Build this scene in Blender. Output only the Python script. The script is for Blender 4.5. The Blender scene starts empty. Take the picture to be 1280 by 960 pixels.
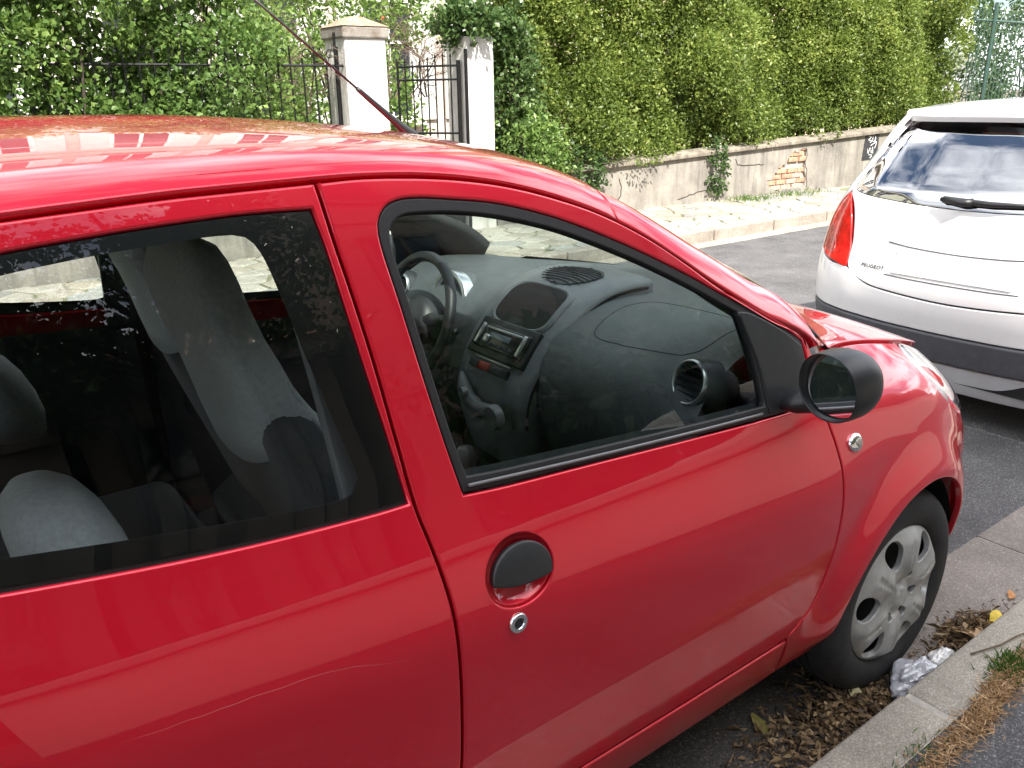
import bpy, bmesh, math, random
import numpy as np
from mathutils import Vector, Matrix, noise as mnoise
from mathutils.geometry import delaunay_2d_cdt
random.seed(7); RNG = np.random.default_rng(7)
SC = bpy.context.scene; COL = SC.collection
R_ = math.radians

# ---------------------------------------------------------------- camera, sky, sun, exposure
def camera():
    psi, p, r = R_(36.68628), R_(19.46824), R_(-0.86932)
    F = np.array([math.sin(psi)*math.cos(p), math.cos(psi)*math.cos(p), -math.sin(p)])
    R = np.array([math.cos(psi), -math.sin(psi), 0.0]); U = np.cross(R, F)
    R2 = R*math.cos(r)+U*math.sin(r); U2 = -R*math.sin(r)+U*math.cos(r)
    cd = bpy.data.cameras.new('camera'); co = bpy.data.objects.new('camera', cd); COL.objects.link(co)
    m = Matrix.Identity(4)
    for i in range(3):
        m[i][0] = R2[i]; m[i][1] = U2[i]; m[i][2] = -F[i]
    m[0][3], m[1][3], m[2][3] = -1.85071, -0.85104, 1.49809
    co.matrix_world = m
    cd.sensor_width = 36; cd.lens = 36*1035/1280; cd.clip_start = 0.02; cd.clip_end = 600
    SC.camera = co
camera()
SUN = Vector((-0.15, -0.60, 0.74)).normalized()
EXPOSURE = 1.12
SKY_STRENGTH = 0.10
def world():
    w = bpy.data.worlds.new('World'); SC.world = w; w.use_nodes = True
    nt = w.node_tree; nt.nodes.clear(); N = nt.nodes.new; L = nt.links.new
    out = N('ShaderNodeOutputWorld'); bg = N('ShaderNodeBackground'); sky = N('ShaderNodeTexSky')
    sky.sky_type = 'NISHITA'; sky.sun_disc = False
    sky.sun_elevation = math.asin(SUN.z); sky.sun_rotation = math.atan2(SUN.x, SUN.y)
    sky.air_density = 1.0; sky.dust_density = 1.2; sky.ozone_density = 1.5
    tc = N('ShaderNodeTexCoord'); sep = N('ShaderNodeSeparateXYZ'); L(tc.outputs['Generated'], sep.inputs[0])
    za = N('ShaderNodeMath'); za.operation = 'MAXIMUM'; za.inputs[1].default_value = 0.0; L(sep.outputs[2], za.inputs[0])
    zb = N('ShaderNodeMath'); zb.operation = 'ADD'; zb.inputs[1].default_value = 0.22; L(za.outputs[0], zb.inputs[0])
    dx = N('ShaderNodeMath'); dx.operation = 'DIVIDE'; L(sep.outputs[0], dx.inputs[0]); L(zb.outputs[0], dx.inputs[1])
    dy = N('ShaderNodeMath'); dy.operation = 'DIVIDE'; L(sep.outputs[1], dy.inputs[0]); L(zb.outputs[0], dy.inputs[1])
    cb = N('ShaderNodeCombineXYZ'); L(dx.outputs[0], cb.inputs[0]); L(dy.outputs[0], cb.inputs[1])
    nz = N('ShaderNodeTexNoise'); nz.inputs['Scale'].default_value = 1.5; nz.inputs['Detail'].default_value = 8
    nz.inputs['Roughness'].default_value = 0.58; L(cb.outputs[0], nz.inputs['Vector'])
    rp = N('ShaderNodeValToRGB'); rp.color_ramp.elements[0].position = 0.43; rp.color_ramp.elements[1].position = 0.58
    L(nz.outputs['Fac'], rp.inputs[0])
    mx = N('ShaderNodeMix'); mx.data_type = 'RGBA'; L(rp.outputs[0], mx.inputs[0]); L(sky.outputs[0], mx.inputs[6])
    mx.inputs[7].default_value = (19.0, 19.1, 19.6, 1)
    L(mx.outputs[2], bg.inputs[0]); bg.inputs[1].default_value = SKY_STRENGTH; L(bg.outputs[0], out.inputs[0])
world()
sl = bpy.data.lights.new('sun', 'SUN'); so = bpy.data.objects.new('sun', sl); COL.objects.link(so)
sl.energy = 5.0; sl.angle = R_(0.5); sl.color = (1.0, 0.94, 0.86)
so.rotation_euler = SUN.to_track_quat('Z', 'Y').to_euler(); so.location = (0, -20, 30)
SC.view_settings.view_transform = 'Standard'; SC.view_settings.look = 'None'
SC.view_settings.exposure = EXPOSURE; SC.view_settings.gamma = 1; SC.view_settings.use_curve_mapping = False
SC.render.engine = 'CYCLES'
SC.cycles.max_bounces = 10; SC.cycles.transparent_max_bounces = 16; SC.cycles.glossy_bounces = 5
SC.cycles.caustics_reflective = False; SC.cycles.caustics_refractive = False

# ---------------------------------------------------------------- materials
MATS = {}
def mat(name, col, rough=0.5, metal=0.0, coat=0.0, vary=0.0, vscale=8.0, bump=0.0, bscale=60.0, spec=0.5,
        col2=None, detail=6, sheen=0.0, rvary=0.0, coat_rough=0.03, attr=None, trans=0.0, contrast=(0.35, 0.65)):
    if name in MATS: return MATS[name]
    m = bpy.data.materials.new(name); m.use_nodes = True; nt = m.node_tree
    b = nt.nodes['Principled BSDF']; N = nt.nodes.new; L = nt.links.new
    b.inputs['Base Color'].default_value = (*col, 1); b.inputs['Roughness'].default_value = rough
    b.inputs['Metallic'].default_value = metal; b.inputs['Coat Weight'].default_value = coat
    b.inputs['Coat Roughness'].default_value = coat_rough; b.inputs['Specular IOR Level'].default_value = spec
    if sheen: b.inputs['Sheen Weight'].default_value = sheen
    tc = N('ShaderNodeTexCoord')
    if vary or col2 or rvary:
        nz = N('ShaderNodeTexNoise'); nz.inputs['Scale'].default_value = vscale; nz.inputs['Detail'].default_value = detail
        nz.inputs['Roughness'].default_value = 0.65; L(tc.outputs['Object'], nz.inputs['Vector'])
        rp = N('ShaderNodeValToRGB'); rp.color_ramp.elements[0].position = contrast[0]; rp.color_ramp.elements[1].position = contrast[1]
        c2 = col2 if col2 else tuple(min(1, c*(1+vary)) for c in col)
        c1 = col if col2 else tuple(c*(1-vary) for c in col)
        rp.color_ramp.elements[0].color = (*c1, 1); rp.color_ramp.elements[1].color = (*c2, 1)
        L(nz.outputs['Fac'], rp.inputs[0])
        if vary or col2: L(rp.outputs[0], b.inputs['Base Color'])
        if rvary:
            mr = N('ShaderNodeMapRange'); mr.inputs[3].default_value = max(0.02, rough-rvary); mr.inputs[4].default_value = rough+rvary
            L(nz.outputs['Fac'], mr.inputs[0]); L(mr.outputs[0], b.inputs['Roughness'])
    if attr:
        at = N('ShaderNodeAttribute'); at.attribute_name = 'v'
        rp = N('ShaderNodeValToRGB'); cr = rp.color_ramp
        cr.elements[0].color = (*attr[0], 1); cr.elements[1].color = (*attr[-1], 1)
        for i, c in enumerate(attr[1:-1]):
            e = cr.elements.new((i+1)/(len(attr)-1)); e.color = (*c, 1)
        L(at.outputs['Fac'], rp.inputs[0]); L(rp.outputs[0], b.inputs['Base Color'])
        if trans:
            tr = N('ShaderNodeBsdfTranslucent'); L(rp.outputs[0], tr.inputs[0])
            ms = N('ShaderNodeMixShader'); ms.inputs[0].default_value = trans
            L(b.outputs[0], ms.inputs[1]); L(tr.outputs[0], ms.inputs[2]); L(ms.outputs[0], nt.nodes['Material Output'].inputs[0])
    if bump:
        n2 = N('ShaderNodeTexNoise'); n2.inputs['Scale'].default_value = bscale; n2.inputs['Detail'].default_value = 5
        L(tc.outputs['Object'], n2.inputs['Vector'])
        bp = N('ShaderNodeBump'); bp.inputs['Strength'].default_value = bump; bp.inputs['Distance'].default_value = 0.01
        L(n2.outputs['Fac'], bp.inputs['Height']); L(bp.outputs[0], b.inputs['Normal'])
    MATS[name] = m; return m

def glass(name, tint, boost=1.7, ior=1.5):
    m = bpy.data.materials.new(name); m.use_nodes = True; nt = m.node_tree; nt.nodes.clear(); N = nt.nodes.new; L = nt.links.new
    o = N('ShaderNodeOutputMaterial'); t = N('ShaderNodeBsdfTransparent'); t.inputs[0].default_value = (*tint, 1)
    g = N('ShaderNodeBsdfGlossy'); g.inputs['Roughness'].default_value = 0.0
    fr = N('ShaderNodeFresnel'); ge = N('ShaderNodeNewGeometry'); mi = N('ShaderNodeMapRange')   # same index seen from both sides of a thin pane
    mi.inputs[3].default_value = ior; mi.inputs[4].default_value = 1/ior; L(ge.outputs['Backfacing'], mi.inputs[0]); L(mi.outputs[0], fr.inputs[0])
    mu = N('ShaderNodeMath'); mu.operation = 'MULTIPLY'; mu.inputs[1].default_value = boost; mu.use_clamp = True
    L(fr.outputs[0], mu.inputs[0]); x = N('ShaderNodeMixShader'); L(mu.outputs[0], x.inputs[0]); L(t.outputs[0], x.inputs[1]); L(g.outputs[0], x.inputs[2])
    L(x.outputs[0], o.inputs[0]); MATS[name] = m; return m

def aggregate(name, base, spots, sc=180, fine=0.3, rough=0.85, patch=None, bump=0.5):
    """asphalt / concrete: mottled base with small light and dark stones"""
    m = bpy.data.materials.new(name); m.use_nodes = True; nt = m.node_tree; N = nt.nodes.new; L = nt.links.new
    b = nt.nodes['Principled BSDF']; b.inputs['Roughness'].default_value = rough; b.inputs['Specular IOR Level'].default_value = 0.3
    tc = N('ShaderNodeTexCoord'); v = N('ShaderNodeTexVoronoi'); v.inputs['Scale'].default_value = sc; L(tc.outputs['Object'], v.inputs['Vector'])
    rp = N('ShaderNodeValToRGB'); cr = rp.color_ramp; cr.interpolation = 'LINEAR'
    cr.elements[0].color = (*[c*(1-fine) for c in base], 1); cr.elements[0].position = 0.0
    cr.elements[1].color = (*spots, 1); cr.elements[1].position = 1.0
    e = cr.elements.new(0.55); e.color = (*base, 1); e = cr.elements.new(0.86); e.color = (*[c*(1+fine) for c in base], 1)
    sp = N('ShaderNodeSeparateColor'); L(v.outputs['Color'], sp.inputs[0]); L(sp.outputs[0], rp.inputs[0])
    n = N('ShaderNodeTexNoise'); n.inputs['Scale'].default_value = 2.2; n.inputs['Detail'].default_value = 9; n.inputs['Roughness'].default_value = 0.7
    L(tc.outputs['Object'], n.inputs['Vector'])
    mr = N('ShaderNodeMapRange'); mr.inputs[1].default_value = 0.3; mr.inputs[2].default_value = 0.7; mr.inputs[3].default_value = 0.62; mr.inputs[4].default_value = 1.3
    L(n.outputs['Fac'], mr.inputs[0])
    mu = N('ShaderNodeMix'); mu.data_type = 'RGBA'; mu.blend_type = 'MULTIPLY'; mu.inputs[0].default_value = 1.0
    L(rp.outputs[0], mu.inputs[6]); cm = N('ShaderNodeCombineColor')
    for i in range(3): L(mr.outputs[0], cm.inputs[i])
    L(cm.outputs[0], mu.inputs[7])
    last = mu.outputs[2]
    if patch:
        n3 = N('ShaderNodeTexNoise'); n3.inputs['Scale'].default_value = 5.0; n3.inputs['Detail'].default_value = 8; L(tc.outputs['Object'], n3.inputs['Vector'])
        r3 = N('ShaderNodeValToRGB'); r3.color_ramp.elements[0].position = 0.5; r3.color_ramp.elements[1].position = 0.66; L(n3.outputs['Fac'], r3.inputs[0])
        m3 = N('ShaderNodeMix'); m3.data_type = 'RGBA'; L(r3.outputs[0], m3.inputs[0]); L(last, m3.inputs[6]); m3.inputs[7].default_value = (*patch, 1); last = m3.outputs[2]
    L(last, b.inputs['Base Color'])
    n2 = N('ShaderNodeTexNoise'); n2.inputs['Scale'].default_value = sc*0.7; n2.inputs['Detail'].default_value = 4; L(tc.outputs['Object'], n2.inputs['Vector'])
    bp = N('ShaderNodeBump'); bp.inputs['Strength'].default_value = bump; bp.inputs['Distance'].default_value = 0.006
    L(n2.outputs['Fac'], bp.inputs['Height']); L(bp.outputs[0], b.inputs['Normal'])
    MATS[name] = m; return m

def car_paint(name, col, dirt=(0.22, 0.16, 0.13), metallic=0.0):
    """clear-coated paint with road dust gathering on the sills"""
    m = bpy.data.materials.new(name); m.use_nodes = True; nt = m.node_tree; N = nt.nodes.new; L = nt.links.new
    b = nt.nodes['Principled BSDF']; b.inputs['Roughness'].default_value = 0.42; b.inputs['Metallic'].default_value = metallic
    b.inputs['Coat Weight'].default_value = 1.0; b.inputs['Coat Roughness'].default_value = 0.012; b.inputs['Coat IOR'].default_value = 1.55
    b.inputs['Specular IOR Level'].default_value = 0.25
    tc = N('ShaderNodeTexCoord'); n = N('ShaderNodeTexNoise'); n.inputs['Scale'].default_value = 9; n.inputs['Detail'].default_value = 10; n.inputs['Roughness'].default_value = 0.75
    L(tc.outputs['Object'], n.inputs['Vector'])
    sp = N('ShaderNodeSeparateXYZ'); L(tc.outputs['Object'], sp.inputs[0])
    mz = N('ShaderNodeMapRange'); mz.inputs[1].default_value = 0.62; mz.inputs[2].default_value = 0.2; mz.inputs[3].default_value = -0.12; mz.inputs[4].default_value = 0.28
    L(sp.outputs[2], mz.inputs[0])
    ad = N('ShaderNodeMath'); ad.operation = 'ADD'; L(n.outputs['Fac'], ad.inputs[0]); L(mz.outputs[0], ad.inputs[1])
    rp = N('ShaderNodeMapRange'); rp.inputs[1].default_value = 0.52; rp.inputs[2].default_value = 0.95; rp.inputs[3].default_value = 0; rp.inputs[4].default_value = 0.32
    L(ad.outputs[0], rp.inputs[0])
    # dust specks
    v = N('ShaderNodeTexVoronoi'); v.inputs['Scale'].default_value = 75; L(tc.outputs['Object'], v.inputs['Vector'])
    s1 = N('ShaderNodeMapRange'); s1.inputs[1].default_value = 0.10; s1.inputs[2].default_value = 0.03; s1.inputs[3].default_value = 0; s1.inputs[4].default_value = 0.35
    L(v.outputs['Distance'], s1.inputs[0])
    s2 = N('ShaderNodeSeparateColor'); L(v.outputs['Color'], s2.inputs[0]); s3 = N('ShaderNodeMath'); s3.operation = 'GREATER_THAN'; s3.inputs[1].default_value = 0.93
    L(s2.outputs[0], s3.inputs[0]); s4 = N('ShaderNodeMath'); s4.operation = 'MULTIPLY'; L(s1.outputs[0], s4.inputs[0]); L(s3.outputs[0], s4.inputs[1])
    mxx = N('ShaderNodeMath'); mxx.operation = 'MAXIMUM'; L(rp.outputs[0], mxx.inputs[0]); L(s4.outputs[0], mxx.inputs[1])
    mx = N('ShaderNodeMix'); mx.data_type = 'RGBA'; L(mxx.outputs[0], mx.inputs[0]); mx.inputs[6].default_value = (*col, 1); mx.inputs[7].default_value = (*dirt, 1)
    L(mx.outputs[2], b.inputs['Base Color'])
    cr = N('ShaderNodeMapRange'); cr.inputs[3].default_value = 0.012; cr.inputs[4].default_value = 0.30; cr.inputs[2].default_value = 0.4; L(mxx.outputs[0], cr.inputs[0]); L(cr.outputs[0], b.inputs['Coat Roughness'])
    MATS[name] = m; return m

RED = car_paint('red_paint', (0.74, 0.009, 0.032), metallic=0.55)
WHITE = car_paint('white_paint', (0.80, 0.80, 0.80))
BLACK = mat('black_plastic', (0.014, 0.015, 0.017), 0.42, vary=0.15, vscale=30, bump=0.08, bscale=500)
RUBBER = mat('rubber', (0.012, 0.012, 0.013), 0.55, vary=0.2, vscale=40, bump=0.05, bscale=200)
TYRE = mat('tyre_rubber', (0.016, 0.016, 0.017), 0.75, vary=0.35, vscale=30, bump=0.15, bscale=160)
FRIT = mat('black_glass_border', (0.004, 0.004, 0.005), 0.3, vary=0.1)
DASH = mat('dash_plastic', (0.085, 0.097, 0.103), 0.55, vary=0.12, vscale=20, bump=0.25, bscale=700)
DASHD = mat('dash_dark', (0.030, 0.034, 0.040), 0.55, vary=0.15, vscale=20, bump=0.25, bscale=700)
CONSOLE = mat('console_grey', (0.17, 0.185, 0.195), 0.45, vary=0.1, vscale=20, bump=0.12, bscale=700)
SILVER = mat('silver_trim', (0.62, 0.64, 0.66), 0.28, metal=0.85, vary=0.08, vscale=40)
CHROME = mat('chrome', (0.8, 0.8, 0.8), 0.12, metal=1.0, vary=0.05, vscale=30)
COVER = mat('wheel_cover', (0.30, 0.30, 0.295), 0.42, metal=0.35, col2=(0.47, 0.47, 0.46), vscale=14, bump=0.05, bscale=120)
SEAT_D = mat('seat_fabric_dark', (0.038, 0.043, 0.050), 0.95, vary=0.2, vscale=120, bump=0.3, bscale=900, sheen=0.3)
SEAT_L = mat('seat_fabric_light', (0.36, 0.39, 0.40), 0.95, vary=0.12, vscale=120, bump=0.3, bscale=900, sheen=0.3)
TRIM = mat('interior_trim', (0.026, 0.029, 0.034), 0.6, vary=0.15, vscale=20, bump=0.2, bscale=600)
LINER = mat('headliner', (0.16, 0.165, 0.17), 0.95, vary=0.1, vscale=60)
GLASS = glass('window_glass', (0.74, 0.80, 0.78), 1.6)
PRIV = glass('rear_window_glass', (0.78, 0.82, 0.82), 1.35)
CLEAR = glass('lamp_lens', (0.93, 0.94, 0.95), 1.6)
MIRROR = mat('mirror_glass', (0.82, 0.84, 0.86), 0.01, metal=1.0)
REDLENS = mat('red_lens', (0.62, 0.012, 0.012), 0.18, coat=1.0, vary=0.35, vscale=22)
UNDER = mat('underbody', (0.010, 0.010, 0.011), 0.9, vary=0.3, vscale=15)

# ---------------------------------------------------------------- mesh helpers
WORLD = {}
def link(name, me, m=None, parent=None, loc=None, rot=None, kind=None):
    o = bpy.data.objects.new(name, me); COL.objects.link(o)
    if m is not None and me is not None and len(me.materials) == 0: me.materials.append(m)
    if loc is not None: o.location = loc
    if rot is not None: o.rotation_euler = rot
    if loc is not None or rot is not None:
        WORLD[o.name] = Matrix.LocRotScale(Vector(loc or (0, 0, 0)), None, None) if rot is None else Matrix.Translation(Vector(loc or (0, 0, 0))) @ o.rotation_euler.to_matrix().to_4x4()
    if parent is not None:
        o.parent = parent; o.matrix_parent_inverse = WORLD.get(parent.name, Matrix.Identity(4)).inverted()
    if kind: o['kind'] = kind
    return o
def thing(name, label, cat, loc=(0, 0, 0), group=None):
    o = bpy.data.objects.new(name, None); COL.objects.link(o); o.location = loc; o.empty_display_size = 0.1
    WORLD[o.name] = Matrix.Translation(Vector(loc)); o['label'] = label; o['category'] = cat
    if group: o['group'] = group
    return o
def tag(o, label, cat, group=None):
    o['label'] = label; o['category'] = cat
    if group: o['group'] = group
    return o
def mesh_np(name, V, F, smooth=True, normals=None):
    me = bpy.data.meshes.new(name); V = np.asarray(V, float)
    me.from_pydata(V.tolist(), [], [list(map(int, f)) for f in F])
    if smooth: me.polygons.foreach_set('use_smooth', [True]*len(me.polygons))
    me.update()
    if normals is not None: me.normals_split_custom_set_from_vertices([tuple(n) for n in normals])
    return me
class MB:
    def __init__(s): s.V = []; s.F = []
    def add(s, V, F):
        o = len(s.V); s.V += [tuple(v) for v in V]; s.F += [tuple(i+o for i in f) for f in F]; return s
    def box(s, c, d, rot=None):
        v = [Vector((x*d[0]/2, y*d[1]/2, z*d[2]/2)) for x in (-1, 1) for y in (-1, 1) for z in (-1, 1)]
        if rot is not None: v = [rot @ p for p in v]
        c = Vector(c)
        return s.add([p+c for p in v], [(0, 1, 3, 2), (4, 6, 7, 5), (0, 4, 5, 1), (2, 3, 7, 6), (0, 2, 6, 4), (1, 5, 7, 3)])
    def tube(s, pts, r, n=10, cap=True, closed=False):
        pts = [Vector(p) for p in pts]; m = len(pts); rs = r if hasattr(r, '__len__') else [r]*m
        V = []; prev = None
        for i, p in enumerate(pts):
            if closed: t = pts[(i+1) % m]-pts[i-1]
            else: t = pts[min(i+1, m-1)]-pts[max(i-1, 0)]
            t.normalize()
            if prev is None:
                a = Vector((0, 0, 1)) if abs(t.z) < .9 else Vector((1, 0, 0)); u = t.cross(a).normalized()
            else: u = (prev-t*prev.dot(t)).normalized()
            prev = u; w = t.cross(u)
            for k in range(n):
                a = 2*math.pi*k/n; V.append(p+(u*math.cos(a)+w*math.sin(a))*rs[i])
        F = []
        for i in range(m if closed else m-1):
            j = (i+1) % m
            for k in range(n): F.append((i*n+k, i*n+(k+1) % n, j*n+(k+1) % n, j*n+k))
        if cap and not closed: F += [tuple(range(n-1, -1, -1)), tuple((m-1)*n+k for k in range(n))]
        return s.add(V, F)
    def lathe(s, prof, n=48, axis='y', c=(0, 0, 0), closed=False):
        V = []; c = Vector(c)
        for (r, h) in prof:
            for k in range(n):
                a = 2*math.pi*k/n; x, z = r*math.cos(a), r*math.sin(a)
                V.append(c+Vector({'y': (x, h, z), 'z': (x, z, h), 'x': (h, x, z)}[axis]))
        F = []; m = len(prof)
        for i in range(m if closed else m-1):
            j = (i+1) % m
            for k in range(n): F.append((i*n+k, i*n+(k+1) % n, j*n+(k+1) % n, j*n+k))
        return s.add(V, F)
    def build(s, name, m, parent=None, smooth=False, bevel=0, seg=2, loc=None, rot=None, kind=None, subd=0, fixn=True, angle=None):
        me = bpy.data.meshes.new(name); me.from_pydata([tuple(v) for v in s.V], [], s.F)
        bm = bmesh.new(); bm.from_mesh(me)
        if fixn: bmesh.ops.recalc_face_normals(bm, faces=bm.faces)
        if bevel: bmesh.ops.bevel(bm, geom=list(bm.edges), offset=bevel, segments=seg, affect='EDGES', profile=0.5)
        bm.to_mesh(me); bm.free()
        if smooth: me.polygons.foreach_set('use_smooth', [True]*len(me.polygons))
        if angle:
            me.polygons.foreach_set('use_smooth', [True]*len(me.polygons)); me.set_sharp_from_angle(angle=R_(angle))
        me.update(); o = link(name, me, m, parent, loc, rot, kind)
        if subd:
            md = o.modifiers.new('s', 'SUBSURF'); md.levels = subd; md.render_levels = subd
        return o
def loft(rings, capped=True):
    n = len(rings[0]); V = [p for r in rings for p in r]; F = []
    for i in range(len(rings)-1):
        for k in range(n): F.append((i*n+k, i*n+(k+1) % n, (i+1)*n+(k+1) % n, (i+1)*n+k))
    if capped: F += [tuple(range(n-1, -1, -1)), tuple((len(rings)-1)*n+k for k in range(n))]
    b = MB(); b.add(V, F); return b

# smooth 1-D function through control points
def smooth1(xs, ys, sig, pad=None):
    xs = np.array(xs, float); ys = np.array(ys, float); n = 1200
    lo, hi = xs[0]-3*sig, xs[-1]+3*sig; g = np.linspace(lo, hi, n)
    s0 = (ys[1]-ys[0])/(xs[1]-xs[0]); s1 = (ys[-1]-ys[-2])/(xs[-1]-xs[-2])
    f = np.interp(g, xs, ys); f = np.where(g < xs[0], ys[0]+s0*(g-xs[0]), f); f = np.where(g > xs[-1], ys[-1]+s1*(g-xs[-1]), f)
    k = int(3*sig/(g[1]-g[0]))+1; w = np.exp(-0.5*((np.arange(-k, k+1)*(g[1]-g[0]))/sig)**2); w /= w.sum()
    fp = np.concatenate([f[0]-s0*(g[1]-g[0])*np.arange(k, 0, -1), f, f[-1]+s1*(g[1]-g[0])*np.arange(1, k+1)])
    f = np.convolve(fp, w, 'valid')
    return lambda x: np.where(np.asarray(x) < lo, f[0]+s0*(np.asarray(x)-lo), np.where(np.asarray(x) > hi, f[-1]+s1*(np.asarray(x)-hi), np.interp(x, g, f)))
def sstep(a, b, x):
    t = np.clip((np.asarray(x, float)-a)/(b-a), 0, 1); return t*t*t*(t*(6*t-15)+10)
def curve(pts, step=0.012, closed=False):
    """Catmull-Rom through points; a point given as (x, y, 1) is a corner"""
    out = []; P = [np.array(p[:2], float) for p in pts]; C = [len(p) > 2 for p in pts]; n = len(P)
    for i in range(n if closed else n-1):
        a, b = P[i], P[(i+1) % n]; d = np.linalg.norm(b-a)
        pa = P[i-1] if (closed or i > 0) and not C[i] else a-(b-a)
        pb = P[(i+2) % n] if (closed or i+2 < n) and not C[(i+1) % n] else b+(b-a)
        k = max(1, int(round(d/step)))
        # centripetal-ish tangents
        ta = (b-pa)/(np.linalg.norm(b-a)+np.linalg.norm(a-pa))*d; tb = (pb-a)/(np.linalg.norm(pb-b)+np.linalg.norm(b-a))*d
        for j in range(k):
            t = j/k; out.append((2*t**3-3*t**2+1)*a+(t**3-2*t**2+t)*ta+(-2*t**3+3*t**2)*b+(t**3-t**2)*tb)
    if not closed: out.append(P[-1])
    return np.array(out)
def area2(p): return 0.5*np.sum(p[:, 0]*np.roll(p[:, 1], -1)-np.roll(p[:, 0], -1)*p[:, 1])
def offset(p, d):
    """move a closed polygon inward by d"""
    s = 1 if area2(p) > 0 else -1
    e = np.roll(p, -1, 0)-p; e /= np.linalg.norm(e, axis=1)[:, None]+1e-12
    n = np.stack([-e[:, 1], e[:, 0]], 1)*s; m = n+np.roll(n, 1, 0); L = np.linalg.norm(m, axis=1)[:, None]
    m = m/(L+1e-9); c = np.clip((m*n).sum(1), 0.45, 1)[:, None]
    return p+m*d/c
def inside(poly, q):
    x, y = q[:, 0], q[:, 1]; r = np.zeros(len(q), bool); px, py = poly[:, 0], poly[:, 1]; j = len(poly)-1
    for i in range(len(poly)):
        c = ((py[i] > y) != (py[j] > y)) & (x < (px[j]-px[i])*(y-py[i])/(py[j]-py[i]+1e-15)+px[i]); r ^= c; j = i
    return r
def dedupe(p, eps=1e-4):
    k = [0]
    for i in range(1, len(p)):
        if np.linalg.norm(p[i]-p[k[-1]]) > eps: k.append(i)
    if np.linalg.norm(p[k[-1]]-p[k[0]]) < eps: k.pop()
    return p[k]
def surf_normal(M, q, e=2e-3):
    du = M(q[:, 0]+e, q[:, 1])-M(q[:, 0]-e, q[:, 1]); dv = M(q[:, 0], q[:, 1]+e)-M(q[:, 0], q[:, 1]-e)
    n = np.cross(du, dv); return n/(np.linalg.norm(n, axis=1)[:, None]+1e-12)
def panel_data(outline, M, holes=(), step=0.03, roll=0.003, thick=0.012):
    outline = dedupe(np.asarray(outline, float)); holes = [dedupe(np.asarray(h, float)) for h in holes]
    core = offset(outline, roll) if roll else outline; hc = [offset(h, -roll) if roll else h for h in holes]
    lo, hi = outline.min(0), outline.max(0)
    gx, gy = np.meshgrid(np.arange(lo[0]+step/2, hi[0], step), np.arange(lo[1]+step/2, hi[1], step*0.9)); gx = gx+(np.arange(gx.shape[0]) % 2)[:, None]*step/2
    g = np.stack([gx.ravel(), gy.ravel()], 1); ok = inside(core, g)
    for h in hc: ok &= ~inside(h, g)
    allb = np.concatenate([core]+hc)
    g = g[ok]
    if len(g):
        keep = np.ones(len(g), bool)
        for i in range(0, len(g), 400):
            d = np.sqrt(((g[i:i+400, None]-allb[None])**2).sum(2)).min(1); keep[i:i+400] = d > step*0.45
        g = g[keep]
    pts = [core]+hc; ed = []; o = 0
    for p in pts:
        n = len(p); ed += [(o+i, o+(i+1) % n) for i in range(n)]; o += n
    q = np.concatenate(pts+[g])
    r = delaunay_2d_cdt([Vector(p) for p in q], ed, [], 0, 1e-7)
    vq = np.array([tuple(v) for v in r[0]]); F = np.array([f for f in r[2] if len(f) == 3])
    cen = vq[F].mean(1); ok = inside(core, cen)
    for h in hc: ok &= ~inside(h, cen)
    F = F[ok]
    a = vq[F]; cr = (a[:, 1, 0]-a[:, 0, 0])*(a[:, 2, 1]-a[:, 0, 1])-(a[:, 1, 1]-a[:, 0, 1])*(a[:, 2, 0]-a[:, 0, 0])
    F[cr < 0] = F[cr < 0][:, ::-1]
    V = [M(vq[:, 0], vq[:, 1])]; Nn = [surf_normal(M, vq)]; Fs = [list(f) for f in F]; o = len(vq)
    if thick:
        for k, p in enumerate([outline]+holes):
            hole = k > 0; sg = -1 if hole else 1; n = len(p)
            ccw = area2(p) > 0
            base = offset(p, sg*roll) if roll else p
            nb = surf_normal(M, base); outd = M(p[:, 0], p[:, 1])-M(offset(p, sg*0.004)[:, 0], offset(p, sg*0.004)[:, 1])
            outd -= nb*(outd*nb).sum(1)[:, None]; outd /= np.linalg.norm(outd, axis=1)[:, None]+1e-9
            rings = [(roll, 0, 0.0), (roll*.62, roll*.08, .38), (roll*.29, roll*.29, .785), (roll*.08, roll*.62, 1.2), (0, roll, 1.57), (0, roll+thick, 1.57)] if roll else [(0, 0, 1.57), (0, thick, 1.57)]
            for (ins, dep, ang) in rings:
                b = offset(p, sg*ins) if ins else p
                V.append(M(b[:, 0], b[:, 1])-nb*dep); Nn.append(nb*math.cos(ang)+outd*math.sin(ang))
            for j in range(len(rings)-1):
                for i in range(n):
                    i2 = (i+1) % n; A, B, C, D = o+j*n+i, o+j*n+i2, o+(j+1)*n+i2, o+(j+1)*n+i
                    Fs.append([A, D, C, B] if (ccw != hole) else [A, B, C, D])
            o += n*len(rings)
    return np.concatenate(V), Fs, np.concatenate(Nn)
CY = 0.8
def panel(name, outline, M, m, parent, holes=(), step=0.03, roll=0.003, thick=0.012, both=False, parent2=None, kind=None):
    V, F, Nn = panel_data(outline, M, holes, step, roll, thick)
    o = link(name, mesh_np(name, V, F, True, Nn), m, parent, kind=kind)
    if not both: return o
    V2 = V*[1, -1, 1]+[0, 2*CY, 0]; N2 = Nn*[1, -1, 1]
    o2 = link(name, mesh_np(name, V2, [f[::-1] for f in F], True, N2), m, parent2 if parent2 is not None else parent)
    return o, o2
def mirror_mb(mb):
    b = MB(); b.add([(v[0], 2*CY-v[1], v[2]) for v in mb.V], [tuple(reversed(f)) for f in mb.F]); return b
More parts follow.
